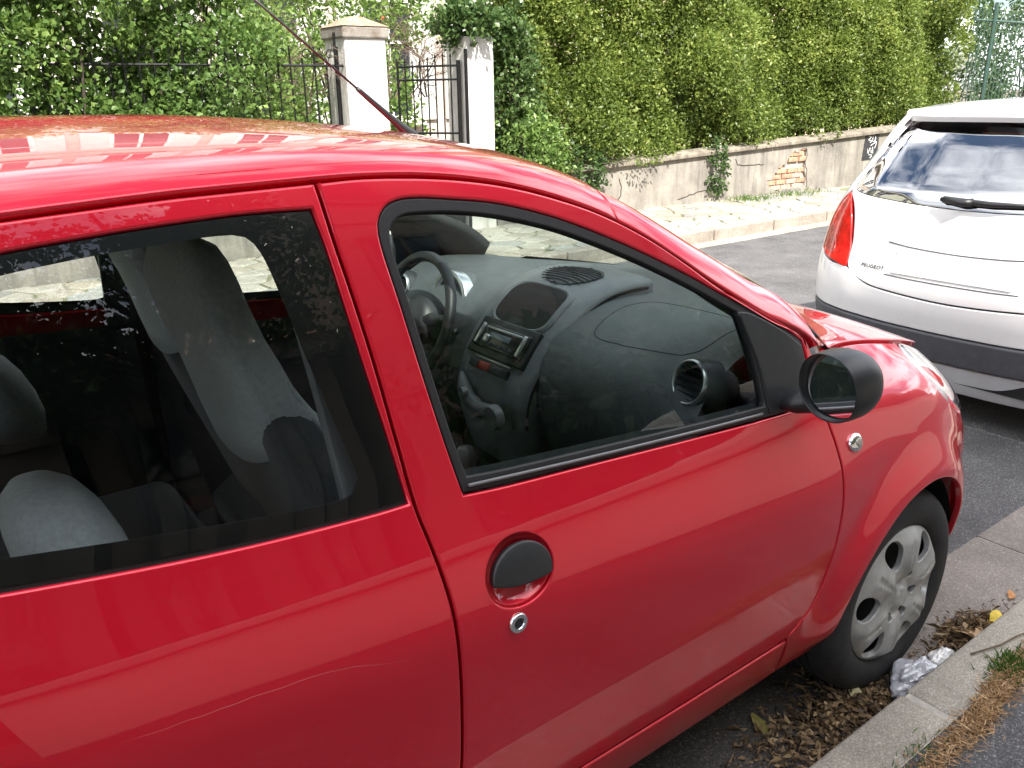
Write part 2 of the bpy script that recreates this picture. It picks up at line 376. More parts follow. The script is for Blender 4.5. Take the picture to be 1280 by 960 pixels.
# ---------------------------------------------------------------- red car: body surfaces
def make_plan(pts, x_ref, sig=0.035, n=3000):
    p = np.array(pts, float); d = np.concatenate([[0], np.cumsum(np.linalg.norm(np.diff(p, axis=0), axis=1))])
    fx = smooth1(d, p[:, 0], sig); fy = smooth1(d, p[:, 1], sig)
    g = np.linspace(d[0], d[-1], n); X = fx(g); Y = fy(g)
    s = np.concatenate([[0], np.cumsum(np.hypot(np.diff(X), np.diff(Y)))])
    i = np.argmin(np.abs(X-x_ref)+10*(Y > 0.5)); s = s-s[i]+x_ref
    tx, ty = np.gradient(X, s), np.gradient(Y, s); L = np.hypot(tx, ty); tx /= L; ty /= L
    return s, X, Y, -ty, tx          # inward normal = left of the direction of travel
PS, PX, PY, PNX, PNY = make_plan([(-2.745, .8), (-2.735, .5), (-2.69, .26), (-2.59, .12), (-2.4, .05), (-2.2, .022), (-1.8, .006), (-1.4, 0),
    (-.6, 0), (-.2, .002), (0, .008), (.15, .018), (.27, .036), (.37, .062), (.46, .105), (.54, .175), (.61, .30), (.655, .48), (.682, .65), (.69, .8)], -1.0)
S_REAR, S_FRONT = PS[0], PS[-1]
belt = smooth1([-2.8, -2.1, -1.84, -1.35, -1.19, -.75, -.5, -.2], [1.09, 1.045, 1.010, .957, .942, .905, .885, .862], 0.06)
low_d = smooth1([.10, .20, .30, .40, .55, .7, 1.2], [.12, .065, .030, .012, 0, 0, 0], 0.03)
up_d = smooth1([-.9, -.45, -.33, -.25, -.20, -.155, -.12, -.08, -.03, 0, .02, .1, .2, .3, .38, .44, .5, .6], [0, -.002, -.007, -.0105, -.0105, -.006, .003, .018, .0385, .0510, .0585, .085, .120, .156, .186, .211, .245, .30], 0.016)
def door_in(x, z): return low_d(z)+up_d(np.asarray(z)-belt(x))
z_top = smooth1([-.6, -.4, -.2, 0, .23, .41, .55, .69], [1.05, .970, .945, .918, .868, .812, .735, .66], 0.05)
fend_d = smooth1([-.05, 0, .03, .07, .12, .20, .30, .5], [.25, .165, .122, .078, .042, .014, .002, 0], 0.02)
low_in = smooth1([.10, .20, .30, .42, .55, .8], [.12, .06, .028, .006, 0, 0], 0.03)
AC = (0.015, 0.285); AR = 0.312
def flare(x, z, cx):
    r = np.hypot(x-cx, z-AC[1]); return 0.030*(1-sstep(AR-.01, AR+.135, r))*sstep(.2, .34, z)
def side(u, z, off=0.0):
    u = np.asarray(u, float); z = np.asarray(z, float)
    x = np.interp(u, PS, PX); y = np.interp(u, PS, PY); nx = np.interp(u, PS, PNX); ny = np.interp(u, PS, PNY)
    w = sstep(-.46, -.06, u); fr = fend_d(np.clip(z_top(x)-z, -.05, .6))+low_in(z)
    ins = (1-w)*door_in(u, z)+w*fr-flare(u, z, AC[0])-0.8*flare(u, z, -2.325)+off
    # soft crease where the shoulder meets the door skin, character of the lower door
    return np.stack([x+nx*ins, y+ny*ins, z+0*x], -1)
def SM(off): return lambda u, z: side(u, z, off)
zg = smooth1([-2.6, -2.4, -2.1, -1.749, -1.58, -1.38, -1.316, -1.229, -1.149, -1.066, -.979, -.887, -.788, -.703, -.631, -.53, -.477, -.417, -.388, -.33, -.26, -.15, .1],
             [1.25, 1.32, 1.365, 1.386, 1.394, 1.397, 1.397, 1.393, 1.384, 1.369, 1.345, 1.312, 1.263, 1.209, 1.160, 1.100, 1.069, 1.046, 1.030, .985, .915, .80, .60], 0.022)
zc = smooth1([-2.65, -2.5, -2.2, -1.9, -1.66, -1.41, -1.23, -1.01, -.87, -.6, -.3, 0, .1], [1.33, 1.40, 1.445, 1.466, 1.472, 1.468, 1.456, 1.432, 1.405, 1.285, 1.145, 1.005, .958], 0.05)
shA = smooth1([-2.6, -1.2, -1.0, -.8, -.6, -.4, 0], [.026, .026, .034, .046, .056, .050, .01], 0.06)
def groove_y(x): return door_in(x, zg(x))+0.004
def top(x, y, off=0.0):
    x = np.asarray(x, float); y = np.asarray(y, float); yy = np.where(y > CY, 2*CY-y, y); g = groove_y(x)
    u = np.maximum(yy-g, -.03); t = np.clip(u/(CY-g), -.05, 1); A = shA(x)
    z = zg(x)+A*(1-np.exp(-u/.038))+(zc(x)-zg(x)-A)*(1-(1-t)**2)
    return np.stack([x, y, z+off], -1)
def TM(off): return lambda x, y: top(x, y, off)
zhc = smooth1([-.45, -.2, 0, .2, .4, .55, .66, .70], [1.03, .985, .955, .912, .852, .785, .71, .68], 0.05)
_u = np.linspace(-.46, .72, 120); _p = side(_u, z_top(_u)); HEX, HEY = _p[:, 0], _p[:, 1]
def hood(x, y, off=0.0):
    x = np.asarray(x, float); y = np.asarray(y, float); yy = np.where(y > CY, 2*CY-y, y)
    e = np.interp(x, HEX, HEY); t = np.clip((yy-e)/(CY-e), -.1, 1); z = z_top(x)+(zhc(x)-z_top(x))*(1-np.abs(1-t)**2.2)
    return np.stack([x, y, z+off], -1)
def HM(off): return lambda x, y: hood(x, y, off)

car = thing('red_car', 'glossy red three-door hatchback parked at the near kerb, filling the foreground', 'car', (-1.0, .8, 0))
GAP = 0.0022
# --- outline curves in (s, z)
rear_seam = [(-1.386, 1.398), (-1.383, 1.373), (-1.378, 1.315), (-1.369, 1.238), (-1.361, 1.156), (-1.354, 1.051), (-1.347, .951), (-1.340, .911), (-1.333, .864), (-1.327, .802), (-1.324, .729), (-1.322, .645), (-1.323, .52), (-1.328, .44), (-1.322, .395)]
groove = [(-1.386, 1.396), (-1.316, 1.397), (-1.229, 1.392), (-1.149, 1.383), (-1.066, 1.368), (-.979, 1.344), (-.887, 1.311), (-.788, 1.262), (-.703, 1.208), (-.631, 1.158), (-.53, 1.098), (-.477, 1.068), (-.425, 1.044), (-.392, 1.022), (-.380, .995)]
front_seam = [(-.380, .995), (-.374, .93), (-.369, .85), (-.358, .79), (-.349, .722), (-.346, .607), (-.358, .511), (-.389, .417), (-.426, .374), (-.462, .350)]
fwin = [(-1.268, .951, 1), (-1.280, 1.03), (-1.290, 1.112), (-1.301, 1.222), (-1.309, 1.300), (-1.306, 1.328), (-1.290, 1.348), (-1.268, 1.356), (-1.235, 1.357), (-1.176, 1.350), (-1.094, 1.337), (-1.0, 1.311), (-.93, 1.285), (-.848, 1.250), (-.774, 1.215), (-.690, 1.172), (-.615, 1.130), (-.55, 1.098), (-.46, 1.048), (-.395, 1.006, 1), (-.392, .945), (-.396, .882, 1), (-.53, .888), (-.75, .905), (-1.03, .929), (-1.187, .942)]
W_OPEN = curve(fwin, .012, True)
door_out = np.concatenate([curve(rear_seam)[::-1][:-1], (curve(groove)-[0, .007])[:-1], curve(front_seam)[:-1], curve([(-.462, .350), (-.9, .352), (-1.25, .356), (-1.300, .366), (-1.322, .395)])[:-1]])
door_out = door_out[::-1]           # counter-clockwise
HC, HRX, HRZ = (-1.203, .822), .062, .052
th = np.linspace(0, 2*math.pi, 56, endpoint=False)
dish = np.stack([HC[0]+HRX*np.cos(th), HC[1]+HRZ*np.sin(th)], 1)
door, door2 = panel('door', offset(door_out, GAP), SM(0), RED, car, [W_OPEN, dish], .028, .0045, .014, both=True)
# handle dish, lock, handle
def dishM(u, z):
    r = np.hypot((u-HC[0])/HRX, (z-HC[1])/HRZ); return side(u, z, 0.0035+0.026*np.clip(1-r**2.2, 0, 1)**.8)
panel('handle_recess', offset(dish, .001), dishM, RED, door, (), .008, .0015, .01, both=True, parent2=door2)
def handM(u, z):
    r = np.hypot((u-HC[0])/HRX, (z-HC[1])/HRZ); return side(u, z, -.004-.012*np.clip(1-r**2, 0, 1)**.6)
a0 = np.linspace(R_(-18), R_(182), 40)
hp = np.stack([HC[0]+(HRX-.005)*np.cos(a0), HC[1]+(HRZ-.005)*np.sin(a0)], 1)
hp = np.concatenate([hp, curve([(HC[0]-HRX+.005, HC[1]-.002), (HC[0]-.02, HC[1]-.010), (HC[0]+.03, HC[1]-.014), (HC[0]+.047, HC[1]-.016)], .006)[1:-1]])
panel('door_handle', hp, handM, BLACK, door, (), .008, .004, .012, both=True, parent2=door2)
def disc(name, c, prof, m, parent, both=None, sx=1.0, tilt=0):
    """round fitting on the body side; prof = [(r, proud)]"""
    s0 = side(np.array([c[0]]), np.array([c[1]]))[0]; n = surf_normal(SM(0), np.array([c]))[0]
    q = Vector(n).to_track_quat('Z', 'Y').to_matrix(); b = MB(); N_ = 28; V = []
    for (r, h) in prof:
        for k in range(N_):
            a = 2*math.pi*k/N_; v = q @ Vector((r*sx*math.cos(a), r*math.sin(a), h)); V.append((v.x+s0[0], v.y+s0[1], v.z+s0[2]))
    F = [(i*N_+k, i*N_+(k+1) % N_, (i+1)*N_+(k+1) % N_, (i+1)*N_+k) for i in range(len(prof)-1) for k in range(N_)]
    b.add(V, F); o = b.build(name, m, parent, angle=40)
    if both is not None: mirror_mb(b).build(name, m, both, angle=40)
    return o
LK = (-1.221, .748)
disc('door_lock', LK, [(.0165, .0), (.0165, .004), (.015, .0058), (.0095, .0058), (.0085, .004), (.0075, .004)], CHROME, door)
disc('lock_cylinder', LK, [(.0085, .003), (.008, .0045), (.0055, .005), (.005, .0035), (.0022, .0035), (0.0002, .0036)], mat('lock_grey', (.05, .05, .05), .4, metal=.6, vary=.1), door)
# --- front window: seal, glass, corner sail
SPLIT = -.555
top_front = [p for p in fwin]
glass_pts = [(-1.254, .972, 1), (-1.264, 1.03), (-1.274, 1.112), (-1.285, 1.222), (-1.292, 1.296), (-1.288, 1.318), (-1.274, 1.331), (-1.252, 1.336), (-1.176, 1.331), (-1.094, 1.317), (-1.0, 1.291), (-.93, 1.265), (-.848, 1.230), (-.774, 1.195), (-.690, 1.152), (-.615, 1.110), (-.578, 1.090, 1), (-.560, .990), (-.556, .912, 1), (-.75, .926), (-1.03, .950), (-1.187, .964)]
G_IN = curve(glass_pts, .012, True)
panel('window_seal', offset(W_OPEN, .0012), SM(.003), RUBBER, door, [G_IN], .012, .003, .012, both=True, parent2=door2)
panel('window_glass', offset(G_IN, -.010), SM(.012), GLASS, door, (), .03, 0, 0, both=True, parent2=door2)
sail = curve([(-.585, 1.096, 1), (-.55, 1.088), (-.46, 1.040), (-.402, .999, 1), (-.399, .945), (-.402, .889, 1), (-.548, .897, 1), (-.556, .99)], .012, True)
panel('mirror_sail', sail, SM(-.0012), BLACK, door, (), .02, .004, .010, both=True, parent2=door2)
# bright lip along the belt strip
for prt, mir in ((door, False), (door2, True)):
    cv = curve([(-1.258, .962), (-1.03, .940), (-.75, .916), (-.575, .903)], .03); q = side(cv[:, 0], cv[:, 1], -.0025)
    b = MB(); b.tube(q, .0028, 8); (mirror_mb(b) if mir else b).build('belt_moulding', mat('moulding_grey', (.16, .16, .165), .3, vary=.1), prt, smooth=True)
# --- quarter panel and rear glass
qglass = [(-2.12, 1.245), (-2.06, 1.290), (-1.93, 1.322), (-1.78, 1.342), (-1.68, 1.350), (-1.592, 1.355), (-1.495, 1.358), (-1.400, 1.356, 1), (-1.392, 1.31), (-1.385, 1.238), (-1.376, 1.150), (-1.365, 1.05), (-1.357, .965, 1), (-1.42, .968), (-1.59, .982), (-1.763, 1.004), (-1.92, 1.03), (-2.06, 1.075), (-2.135, 1.16)]
Q_OPEN = curve(qglass, .014, True)
qclear = [(-2.06, 1.235), (-1.96, 1.285), (-1.80, 1.316), (-1.70, 1.327), (-1.60, 1.333), (-1.530, 1.335), (-1.497, 1.330), (-1.482, 1.310), (-1.470, 1.26), (-1.455, 1.18), (-1.438, 1.10), (-1.423, 1.03), (-1.420, 1.010), (-1.432, .996), (-1.47, .995), (-1.60, 1.010), (-1.763, 1.034), (-1.92, 1.062), (-2.02, 1.10), (-2.075, 1.17)]
Q_CLEAR = curve(qclear, .014, True)
def arch(cx, a0, a1, r=AR, n=44): 
    t = np.radians(np.linspace(a0, a1, n)); return np.stack([cx+r*np.cos(t), AC[1]+r*np.sin(t)], 1)
RSX = -2.325
xs = np.linspace(-1.386, -2.50, 60)
quarter = np.concatenate([np.stack([xs, zg(xs)-.008], 1)[::-1], curve(rear_seam[:-1])[1:], curve([(-1.330, .34, 1), (-1.332, .235, 1), (-1.6, .230), (-2.0, .230)], .03),
    arch(RSX, -10, 190), curve([(-2.645, .26, 1), (-2.60, .5), (-2.56, .8), (-2.52, 1.0), (-2.50, 1.25)], .03)])
quarter = quarter[::-1]
qp, qp2 = panel('quarter_panel', offset(quarter, GAP), SM(0), RED, car, [Q_OPEN], .028, .0045, .014, both=True)
qg, qg2 = panel('rear_side_glass', offset(Q_OPEN, .0035), SM(.0035), PRIV, car, (), .028, 0, 0, both=True)
panel('glass_border', offset(Q_OPEN, .0035), SM(.0060), FRIT, qg, [Q_CLEAR], .02, 0, 0, both=True, parent2=qg2)
panel('glass_gasket', offset(Q_OPEN, -.004), SM(.009), RUBBER, qg, [offset(Q_OPEN, .004)], .01, 0, 0, both=True, parent2=qg2)
# --- sill, fender, headlight, bumper, hood
sill = np.concatenate([curve([(-.452, .343, 1), (-.9, .346), (-1.25, .350), (-1.327, .352, 1), (-1.327, .232, 1), (-.9, .228), (-.430, .228, 1)], .03)])
panel('sill', offset(sill, GAP*.7), SM(0), RED, car, (), .025, .004, .02, both=True)
lamp = curve([(.160, float(z_top(.160))-.003), (.26, float(z_top(.26))-.003), (.36, float(z_top(.36))-.003), (.46, float(z_top(.46))-.004), (.52, .715), (.49, .675), (.42, .662), (.34, .680), (.26, .722), (.19, .780), (.137, .845)], .012, True)
fx = np.linspace(.150, -.380, 40)
fender = np.concatenate([curve(front_seam)[:-1], curve([(-.452, .345, 1), (-.430, .228, 1), (-.297, .226)], .02), arch(AC[0], 190, -10)[1:-1],
    curve([(.33, .226, 1), (.375, .35), (.40, .48), (.43, .58), (.455, .655, 1), (.42, .658), (.34, .676), (.26, .718), (.19, .776), (.134, .845), (.150, .888)], .012), np.stack([fx, z_top(fx)-.002], 1)[1:]])
fender = dedupe(fender)
if area2(fender) < 0: fender = fender[::-1]
panel('fender', offset(fender, GAP), SM(0), RED, car, (), .022, .0035, .012, both=True)
SF = S_FRONT
bump = curve([(.337, .224, 1), (.42, .17), (.7, .16), (SF, .16, 1), (SF, .655, 1), (SF-.25, .650), (.70, .655), (.60, .675), (.52, .690), (.495, .665), (.463, .652, 1), (.435, .58), (.405, .48), (.381, .35)], .02, True)
if area2(bump) < 0: bump = bump[::-1]
panel('front_bumper', offset(bump, GAP*.5), SM(0), RED, car, (), .025, .003, .012, both=True)
hl, hl2 = panel('headlight', offset(lamp, .002), SM(-.004), CLEAR, car, (), .018, .003, .01, both=True)
panel('reflector', offset(lamp, .006), lambda u, z: side(u, z, .022), mat('reflector', (.88, .89, .90), .3, metal=.6, vary=.15, vscale=18), hl, (), .02, .003, .0, both=True, parent2=hl2)
# --- roof, pillars, windscreen
def ws_top(y): return -.845+.05*((y-CY)/.55)**2
_by = np.linspace(.12, .8, 40); _bx = []
for _y in _by:
    _g = np.linspace(-.42, .30, 400); _d = top(_g, np.full(400, _y))[:, 2]-hood(_g, np.full(400, _y))[:, 2]-.012; _i = np.where(_d < 0)[0]
    _bx.append(_g[_i[0]] if len(_i) else .1)
_bx = np.minimum.accumulate(np.array(_bx)[::-1])[::-1]; _bx = np.convolve(np.pad(_bx, 4, mode='reflect'), np.ones(9)/9, 'valid')
def ws_bot(y): yy = np.where(np.asarray(y) > CY, 2*CY-np.asarray(y), y); return np.interp(yy, _by, _bx)
def ws_edge(x): return groove_y(x)+.058
def hood_rear(y): return ws_bot(y)+.035
he_x = np.linspace(-.345, .34, 40); he = np.stack([he_x, np.interp(he_x, HEX, HEY)+.002], 1); hy = np.linspace(he[-1, 1], 2*CY-he[-1, 1], 50); hry = np.linspace(he[0, 1], 2*CY-he[0, 1], 50)
hf = .665-(.665-.34)*np.abs((hy-CY)/(CY-he[-1, 1]))**2.6; hr = ws_bot(hry)+.035; hr = hr+(he[0, 0]-hr[0])*np.abs((hry-CY)/(CY-he[0, 1]))**10
hood_o = dedupe(np.concatenate([he, np.stack([hf, hy], 1), (he*[1, -1]+[0, 2*CY])[::-1], np.stack([hr, hry], 1)[::-1]]))
if area2(hood_o) < 0: hood_o = hood_o[::-1]
panel('bonnet', offset(hood_o, GAP), HM(0), RED, car, (), .035, .004, .012)
yl = .262
xr = np.linspace(-2.55, -.846, 90); xp = np.linspace(-.80, -.36, 30)
ys = np.linspace(.30, 2*CY-.30, 40)
edge = np.stack([xr, groove_y(xr)-.004], 1)
front_y = np.linspace(groove_y(-.846)-.004, 2*CY-groove_y(-.846)+.004, 60)
roof_o = np.concatenate([edge, np.stack([np.full(60, -.846), front_y], 1)[1:-1], (edge*[1, -1]+[0, 2*CY])[::-1], np.stack([np.full(40, -2.55), np.linspace(1.40, .20, 40)], 1)[1:-1]])
if area2(roof_o) < 0: roof_o = roof_o[::-1]
panel('roof', roof_o, TM(0), RED, car, (), .04, .004, .014)
xa = np.linspace(-.8455, -.345, 40)
pil = np.concatenate([np.stack([xa, groove_y(xa)-.004], 1), np.stack([xa, ws_edge(xa)], 1)[::-1]])
if area2(pil) < 0: pil = pil[::-1]
panel('windscreen_pillar', dedupe(pil), TM(0), RED, car, (), .012, .003, .02, both=True)
wy = np.linspace(.255, 2*CY-.255, 50)
ws = np.concatenate([np.stack([np.full(50, -.838)+.0*wy, wy], 1), np.stack([ws_bot(wy), wy], 1)[::-1]])
# windscreen follows the pillar edge
def clampws(p):
    e = ws_edge(p[:, 0])+.001; q = p.copy(); q[:, 1] = np.clip(q[:, 1], e, 2*CY-e); return q
sx = np.linspace(-.838, ws_bot(.25), 40)
ws = np.concatenate([np.stack([sx, ws_edge(sx)+.001], 1), np.stack([ws_bot(np.linspace(.26, 1.34, 40)), np.linspace(.26, 1.34, 40)], 1)[1:-1], np.stack([sx, 2*CY-ws_edge(sx)-.001], 1)[::-1], np.stack([np.full(30, -.838), np.linspace(1.36, .24, 30)], 1)[1:-1]])
ws = dedupe(clampws(ws), .002)
if area2(ws) < 0: ws = ws[::-1]
wsg = panel('windscreen', ws, TM(-.004), GLASS, car, (), .04, 0, 0)
panel('windscreen_border', ws, TM(-.0065), FRIT, wsg, [offset(ws, .036)], .015, 0, 0)
cwy = np.linspace(.30, 2*CY-.30, 50); cow = np.concatenate([np.stack([ws_bot(cwy)-.03, cwy], 1), np.stack([hood_rear(cwy)+.06, cwy], 1)[::-1]])
if area2(cow) < 0: cow = cow[::-1]
panel('cowl', cow, HM(-.03), BLACK, car, (), .03, 0, 0)
panel('headliner', offset(roof_o, .02), TM(-.028), LINER, car, (), .06, 0, 0)
# body-side channel under the roof edge, dark red, keeps the door-top gap closed
ch = np.concatenate([np.stack([np.linspace(-2.5, -.36, 90), zg(np.linspace(-2.5, -.36, 90))+.012], 1)[::-1], np.stack([np.linspace(-2.5, -.36, 90), zg(np.linspace(-2.5, -.36, 90))-.030], 1)])
if area2(ch) < 0: ch = ch[::-1]
panel('roof_channel', ch, SM(.016), RED, car, (), .02, 0, 0, both=True)
for seam_ in (rear_seam, front_seam):
    c_ = curve(seam_, .02); st = np.concatenate([c_+[-.02, 0], (c_+[.02, 0])[::-1]])
    if area2(st) < 0: st = st[::-1]
    panel('door_jamb', st, SM(.018), UNDER, car, (), .02, 0, 0, both=True)
# tailgate closes the rear
tg = curve([(S_REAR, .30, 1), (-2.66, .30, 1), (-2.61, .6), (-2.53, 1.0), (-2.505, 1.27, 1), (S_REAR, 1.30, 1)], .03, True)
if area2(tg) < 0: tg = tg[::-1]
tgw = curve([(S_REAR+.02, .98), (-2.64, .98), (-2.60, 1.02), (-2.58, 1.2), (-2.62, 1.25), (S_REAR+.02, 1.27)], .03, True)
panel('tailgate', offset(tg, .001), SM(0), RED, car, [tgw], .04, .003, .012, both=True)
panel('rear_window', offset(tgw, -.006), SM(.006), PRIV, car, (), .04, 0, 0, both=True)
# side indicator
ind = disc('side_indicator', (-.289, .777), [(.0205, .0), (.0205, .004), (.0185, .007), (.012, .0095), (.0095, .0098)], CHROME, car, car, sx=1.25)
disc('indicator_lens', (-.289, .777), [(.0095, .0096), (.008, .0122), (.004, .0136), (.0002, .014)], mat('lens_amber_clear', (.32, .28, .24), .12, coat=1, vary=.2, vscale=90), car, car, sx=1.2)
# wing mirror: rounded black shell, open at the back, glass inside
def wing_mirror(flip, sail_parent):
    C0 = Vector((-.522, -.070, .986)); q = Matrix.Rotation(R_(-9), 3, 'Z') @ Matrix.Rotation(R_(-4), 3, 'Y')
    def se(a, ry, rz, p=2.2):
        c, s = math.cos(a), math.sin(a); return ry*math.copysign(abs(c)**(2/p), c), rz*math.copysign(abs(s)**(2/p), s)
    n = 44; rings = []
    prof = [(.006, .80), (.006, .945), (-.022, .962), (-.034, .965), (-.038, .985), (-.035, 1.0), (-.015, 1.025), (.012, 1.02), (.036, .96), (.056, .85), (.072, .69), (.083, .45), (.088, .18), (.089, .02)]
    rings = []
    for (dx, k) in prof:
        rings.append([C0+q @ Vector((dx*(.95 if dx < 0 else .80), *se(2*math.pi*i/n, .066*k, .064*k))) for i in range(n)])
    b = loft(rings, capped=False); b2 = MB()
    # foot to the sail
    f = MB()
    ft = [((-.485, .045, .916), .050, .024), ((-.485, .020, .918), .046, .024), ((-.485, -.004, .926), .036, .024), ((-.482, -.028, .942), .026, .022), ((-.478, -.042, .955), .02, .016)]
    fr = [[Vector(c)+Vector((rx*math.cos(t), 0, rz*math.sin(t))) for t in np.linspace(0, 2*math.pi, 20, endpoint=False)] for c, rx, rz in ft]
    f = loft(fr)
    g = MB(); tl_ = Matrix.Rotation(R_(12), 3, 'Y') @ Matrix.Rotation(R_(9), 3, 'Z'); V = [C0+q @ (Vector((-.004, 0, 0))+tl_ @ Vector((0, *se(2*math.pi*i/n, .066*.94, .064*.94)))) for i in range(n)]; g.add(V+[C0+q @ Vector((-.0035, 0, 0))], [(i, (i+1) % n, n) for i in range(n)])
    if flip: b, f, g = mirror_mb(b), mirror_mb(f), mirror_mb(g)
    o = b.build('wing_mirror', BLACK, car, smooth=True)
    f.build('mirror_foot', BLACK, o, smooth=True); g.build('mirror_glass', MIRROR, o, smooth=True)
wing_mirror(False, door); wing_mirror(True, door2)
# --- wheels
def cover_map(r_out):
    hp_ = smooth1([0, .03, .06, .10, .15, .178, .187, .19], [-.012, -.012, -.016, -.020, -.014, -.005, .004, .008], .006)
    def f(u, v):
        r = np.hypot(u, v); a = np.arctan2(v, u); sp = 0.5+0.5*np.cos(6*(a-R_(82))); y = hp_(r)-.012*(sp**1.6)*sstep(.04, .1, r)*(1-sstep(.15, .186, r))+.005*np.exp(-((1-sp)/.03)**2)*sstep(.06, .1, r)*(1-sstep(.14, .18, r))
        y = y-.010*(1-sstep(.022, .033, r))+.004*sstep(.036, .042, r)*(1-sstep(.05, .058, r))
        return np.stack([u, y, v], -1)
    return f
def wheel(x, y, flip, name='wheel'):
    if not hasattr(wheel, 'me'):
        t = MB(); R0 = .280
        t.lathe([(.183, .035), (.186, .006), (.195, -.004), (.215, -.010), (.240, -.010), (.258, -.004), (.268, .006), (.275, .018), (.2785, .03), (.280, .05)] + [(.280, .062), (.273, .063), (.273, .069), (.280, .070), (.280, .092), (.273, .093), (.273, .099), (.280, .100), (.278, .13), (.268, .155), (.24, .165), (.19, .16), (.183, .13)], 72, 'y')
        to = t.build('tyre', TYRE, None, angle=50); 
        a = np.linspace(0, 2*math.pi, 96, endpoint=False); outl = np.stack([.187*np.cos(a), .187*np.sin(a)], 1); holes = []
        for k in range(6):
            c = R_(52+60*k+0.0); e = np.linspace(0, 2*math.pi, 26, endpoint=False)
            rr = .139+.040*np.cos(e); w = (.031+.015*np.cos(e))*np.sin(e)
            holes.append(np.stack([rr*math.cos(c)-w*math.sin(c), rr*math.sin(c)+w*math.cos(c)], 1))
        for k in range(4):
            c = R_(-2-62*k if k < 2 else (58 if k == 2 else -124)); e = np.linspace(0, 2*math.pi, 14, endpoint=False)
            holes.append(np.stack([.060*math.cos(c)+.0115*np.cos(e), .060*math.sin(c)+.0115*np.sin(e)], 1))
        holes = [h if area2(h) > 0 else h[::-1] for h in holes]
        co = panel('wheel_cover', outl, cover_map(.187), COVER, None, holes, .009, .0025, .012)
        d = MB(); d.lathe([(.18, .045), (.15, .05), (.10, .045), (.0, .045)], 40, 'y'); ro = d.build('rim', mat('steel_rim', (.018, .018, .019), .6, metal=.3, vary=.3, vscale=20), None, smooth=True)
        l = MB(); l.lathe([(.0095, .03), (.0095, .004), (.007, -.002), (.0002, -.003)], 8, 'y')
        lo = l.build('wheel_nut', mat('nut_steel', (.20, .19, .18), .4, metal=.8, vary=.3, vscale=50), None, angle=40)
        wheel.me = [(o.name, o.data, None) for o in (to, co, ro)]+[('wheel_nut', lo.data, R_(a)) for a in (-2, -64, 58, -124)]
        for o in (to, co, ro, lo): bpy.data.objects.remove(o)
    w = None
    for nm, me, na in wheel.me:
        nm = nm.split('.')[0]; sg = -1 if flip else 1
        r = (0, 0, math.pi) if flip else (0, R_(0), 0)
        if w is None:
            w = link(name, me, None, car, (x, y, AC[1]-.006), r)
        else: link(nm, me, None, w, (x+(sg*.060*math.cos(na) if na is not None else 0), y, AC[1]-.006+(.060*math.sin(na) if na is not None else 0)), r)
wheel(0.0, .020, False); wheel(0.0, 1.58, True); wheel(RSX, .035, False); wheel(RSX, 1.565, True)
for cx in (AC[0], RSX):
    for fl in (False, True):
        b = MB(); t = np.radians(np.linspace(190, -2, 30)); V = []
        for yy, rr in ((.050, AR+.002), (.09, AR+.012), (.36, AR+.012), (.36, .02)):
            V += [(cx+rr*math.cos(a), yy, AC[1]+rr*math.sin(a)) for a in t]
        b.add(V, [(j*30+i, j*30+i+1, (j+1)*30+i+1, (j+1)*30+i) for j in range(3) for i in range(29)])
        (mirror_mb(b) if fl else b).build('wheel_arch_liner', UNDER, car, smooth=True)
b = MB(); b.box((-1.05, .8, .235), (2.9, 1.36, .05)); b.build('floor_pan', UNDER, car)
b = MB(); b.box((-1.20, .8, .285), (1.70, 1.44, .05)); b.build('carpet', mat('carpet', (.018, .019, .021), .95, vary=.3, vscale=80), car)
b = MB(); b.box((-.36, .8, .55), (.04, 1.24, .62)); b.build('bulkhead', UNDER, car)
# aerial
b = MB(); A0 = Vector((-.885, .80, 1.408)); A1 = Vector((-1.235, .80, 1.688)); dA = (A1-A0)
b.tube([A0+dA*(-.01), A0+dA*.02, A0+dA*.09, A0+dA*.2, A0+dA*.34, A0+dA*.36], [.016, .0135, .0085, .0066, .0052, .004], 12)
ae = b.build('aerial', BLACK, car, smooth=True)
b = MB(); b.tube([A0+dA*.34, A1+dA*.12], .0024, 8); b.build('aerial_mast', BLACK, ae, smooth=True)

# ---------------------------------------------------------------- red car: interior
# door cards and pillar trims
card = curve([(-1.335, .895, 1), (-1.335, .36, 1), (-.43, .36, 1), (-.40, .60), (-.41, .835, 1), (-.75, .855), (-1.03, .876)], .03, True)
panel('door_card', card, SM(.075), TRIM, door, (), .05, .004, 0, both=True, parent2=door2)
qtrim = curve([(-2.45, .985, 1), (-2.45, .32, 1), (-1.40, .32, 1), (-1.40, .928, 1), (-1.7, .945)], .03, True)
panel('rear_trim', qtrim, SM(.07), TRIM, car, (), .05, .004, 0, both=True)
kick = curve([(-.54, .25, 1), (-.26, .25, 1), (-.27, .9, 1), (-.52, .9, 1)], .05, True)
panel('kick_panel', kick, SM(.085), TRIM, car, (), .06, .003, 0, both=True)
ptrim = curve([(-1.425, .32, 1), (-1.32, .32, 1), (-1.335, .93), (-1.345, 1.1), (-1.365, 1.36, 1), (-1.455, 1.36, 1), (-1.44, 1.1), (-1.435, .93)], .03, True)
if area2(ptrim) < 0: ptrim = ptrim[::-1]
panel('belt_pillar_trim', ptrim, SM(.035), mat('pillar_trim', (.12, .125, .13), .7, vary=.1, vscale=30), car, (), .03, .004, .01, both=True)
w_out = W_OPEN.copy(); w_ring = offset(w_out, -.026); kz = sstep(.96, 1.04, w_out[:, 1])[:, None]; w_ring = w_out*(1-kz)+w_ring*kz
panel('frame_trim', w_ring, SM(.024), TRIM, door, [offset(G_IN, .004)], .015, .002, 0, both=True, parent2=door2)
q_out = Q_OPEN.copy(); kz = sstep(1.0, 1.12, q_out[:, 1])[:, None]; q_ring = q_out*(1-kz)+offset(q_out, -.03)*kz
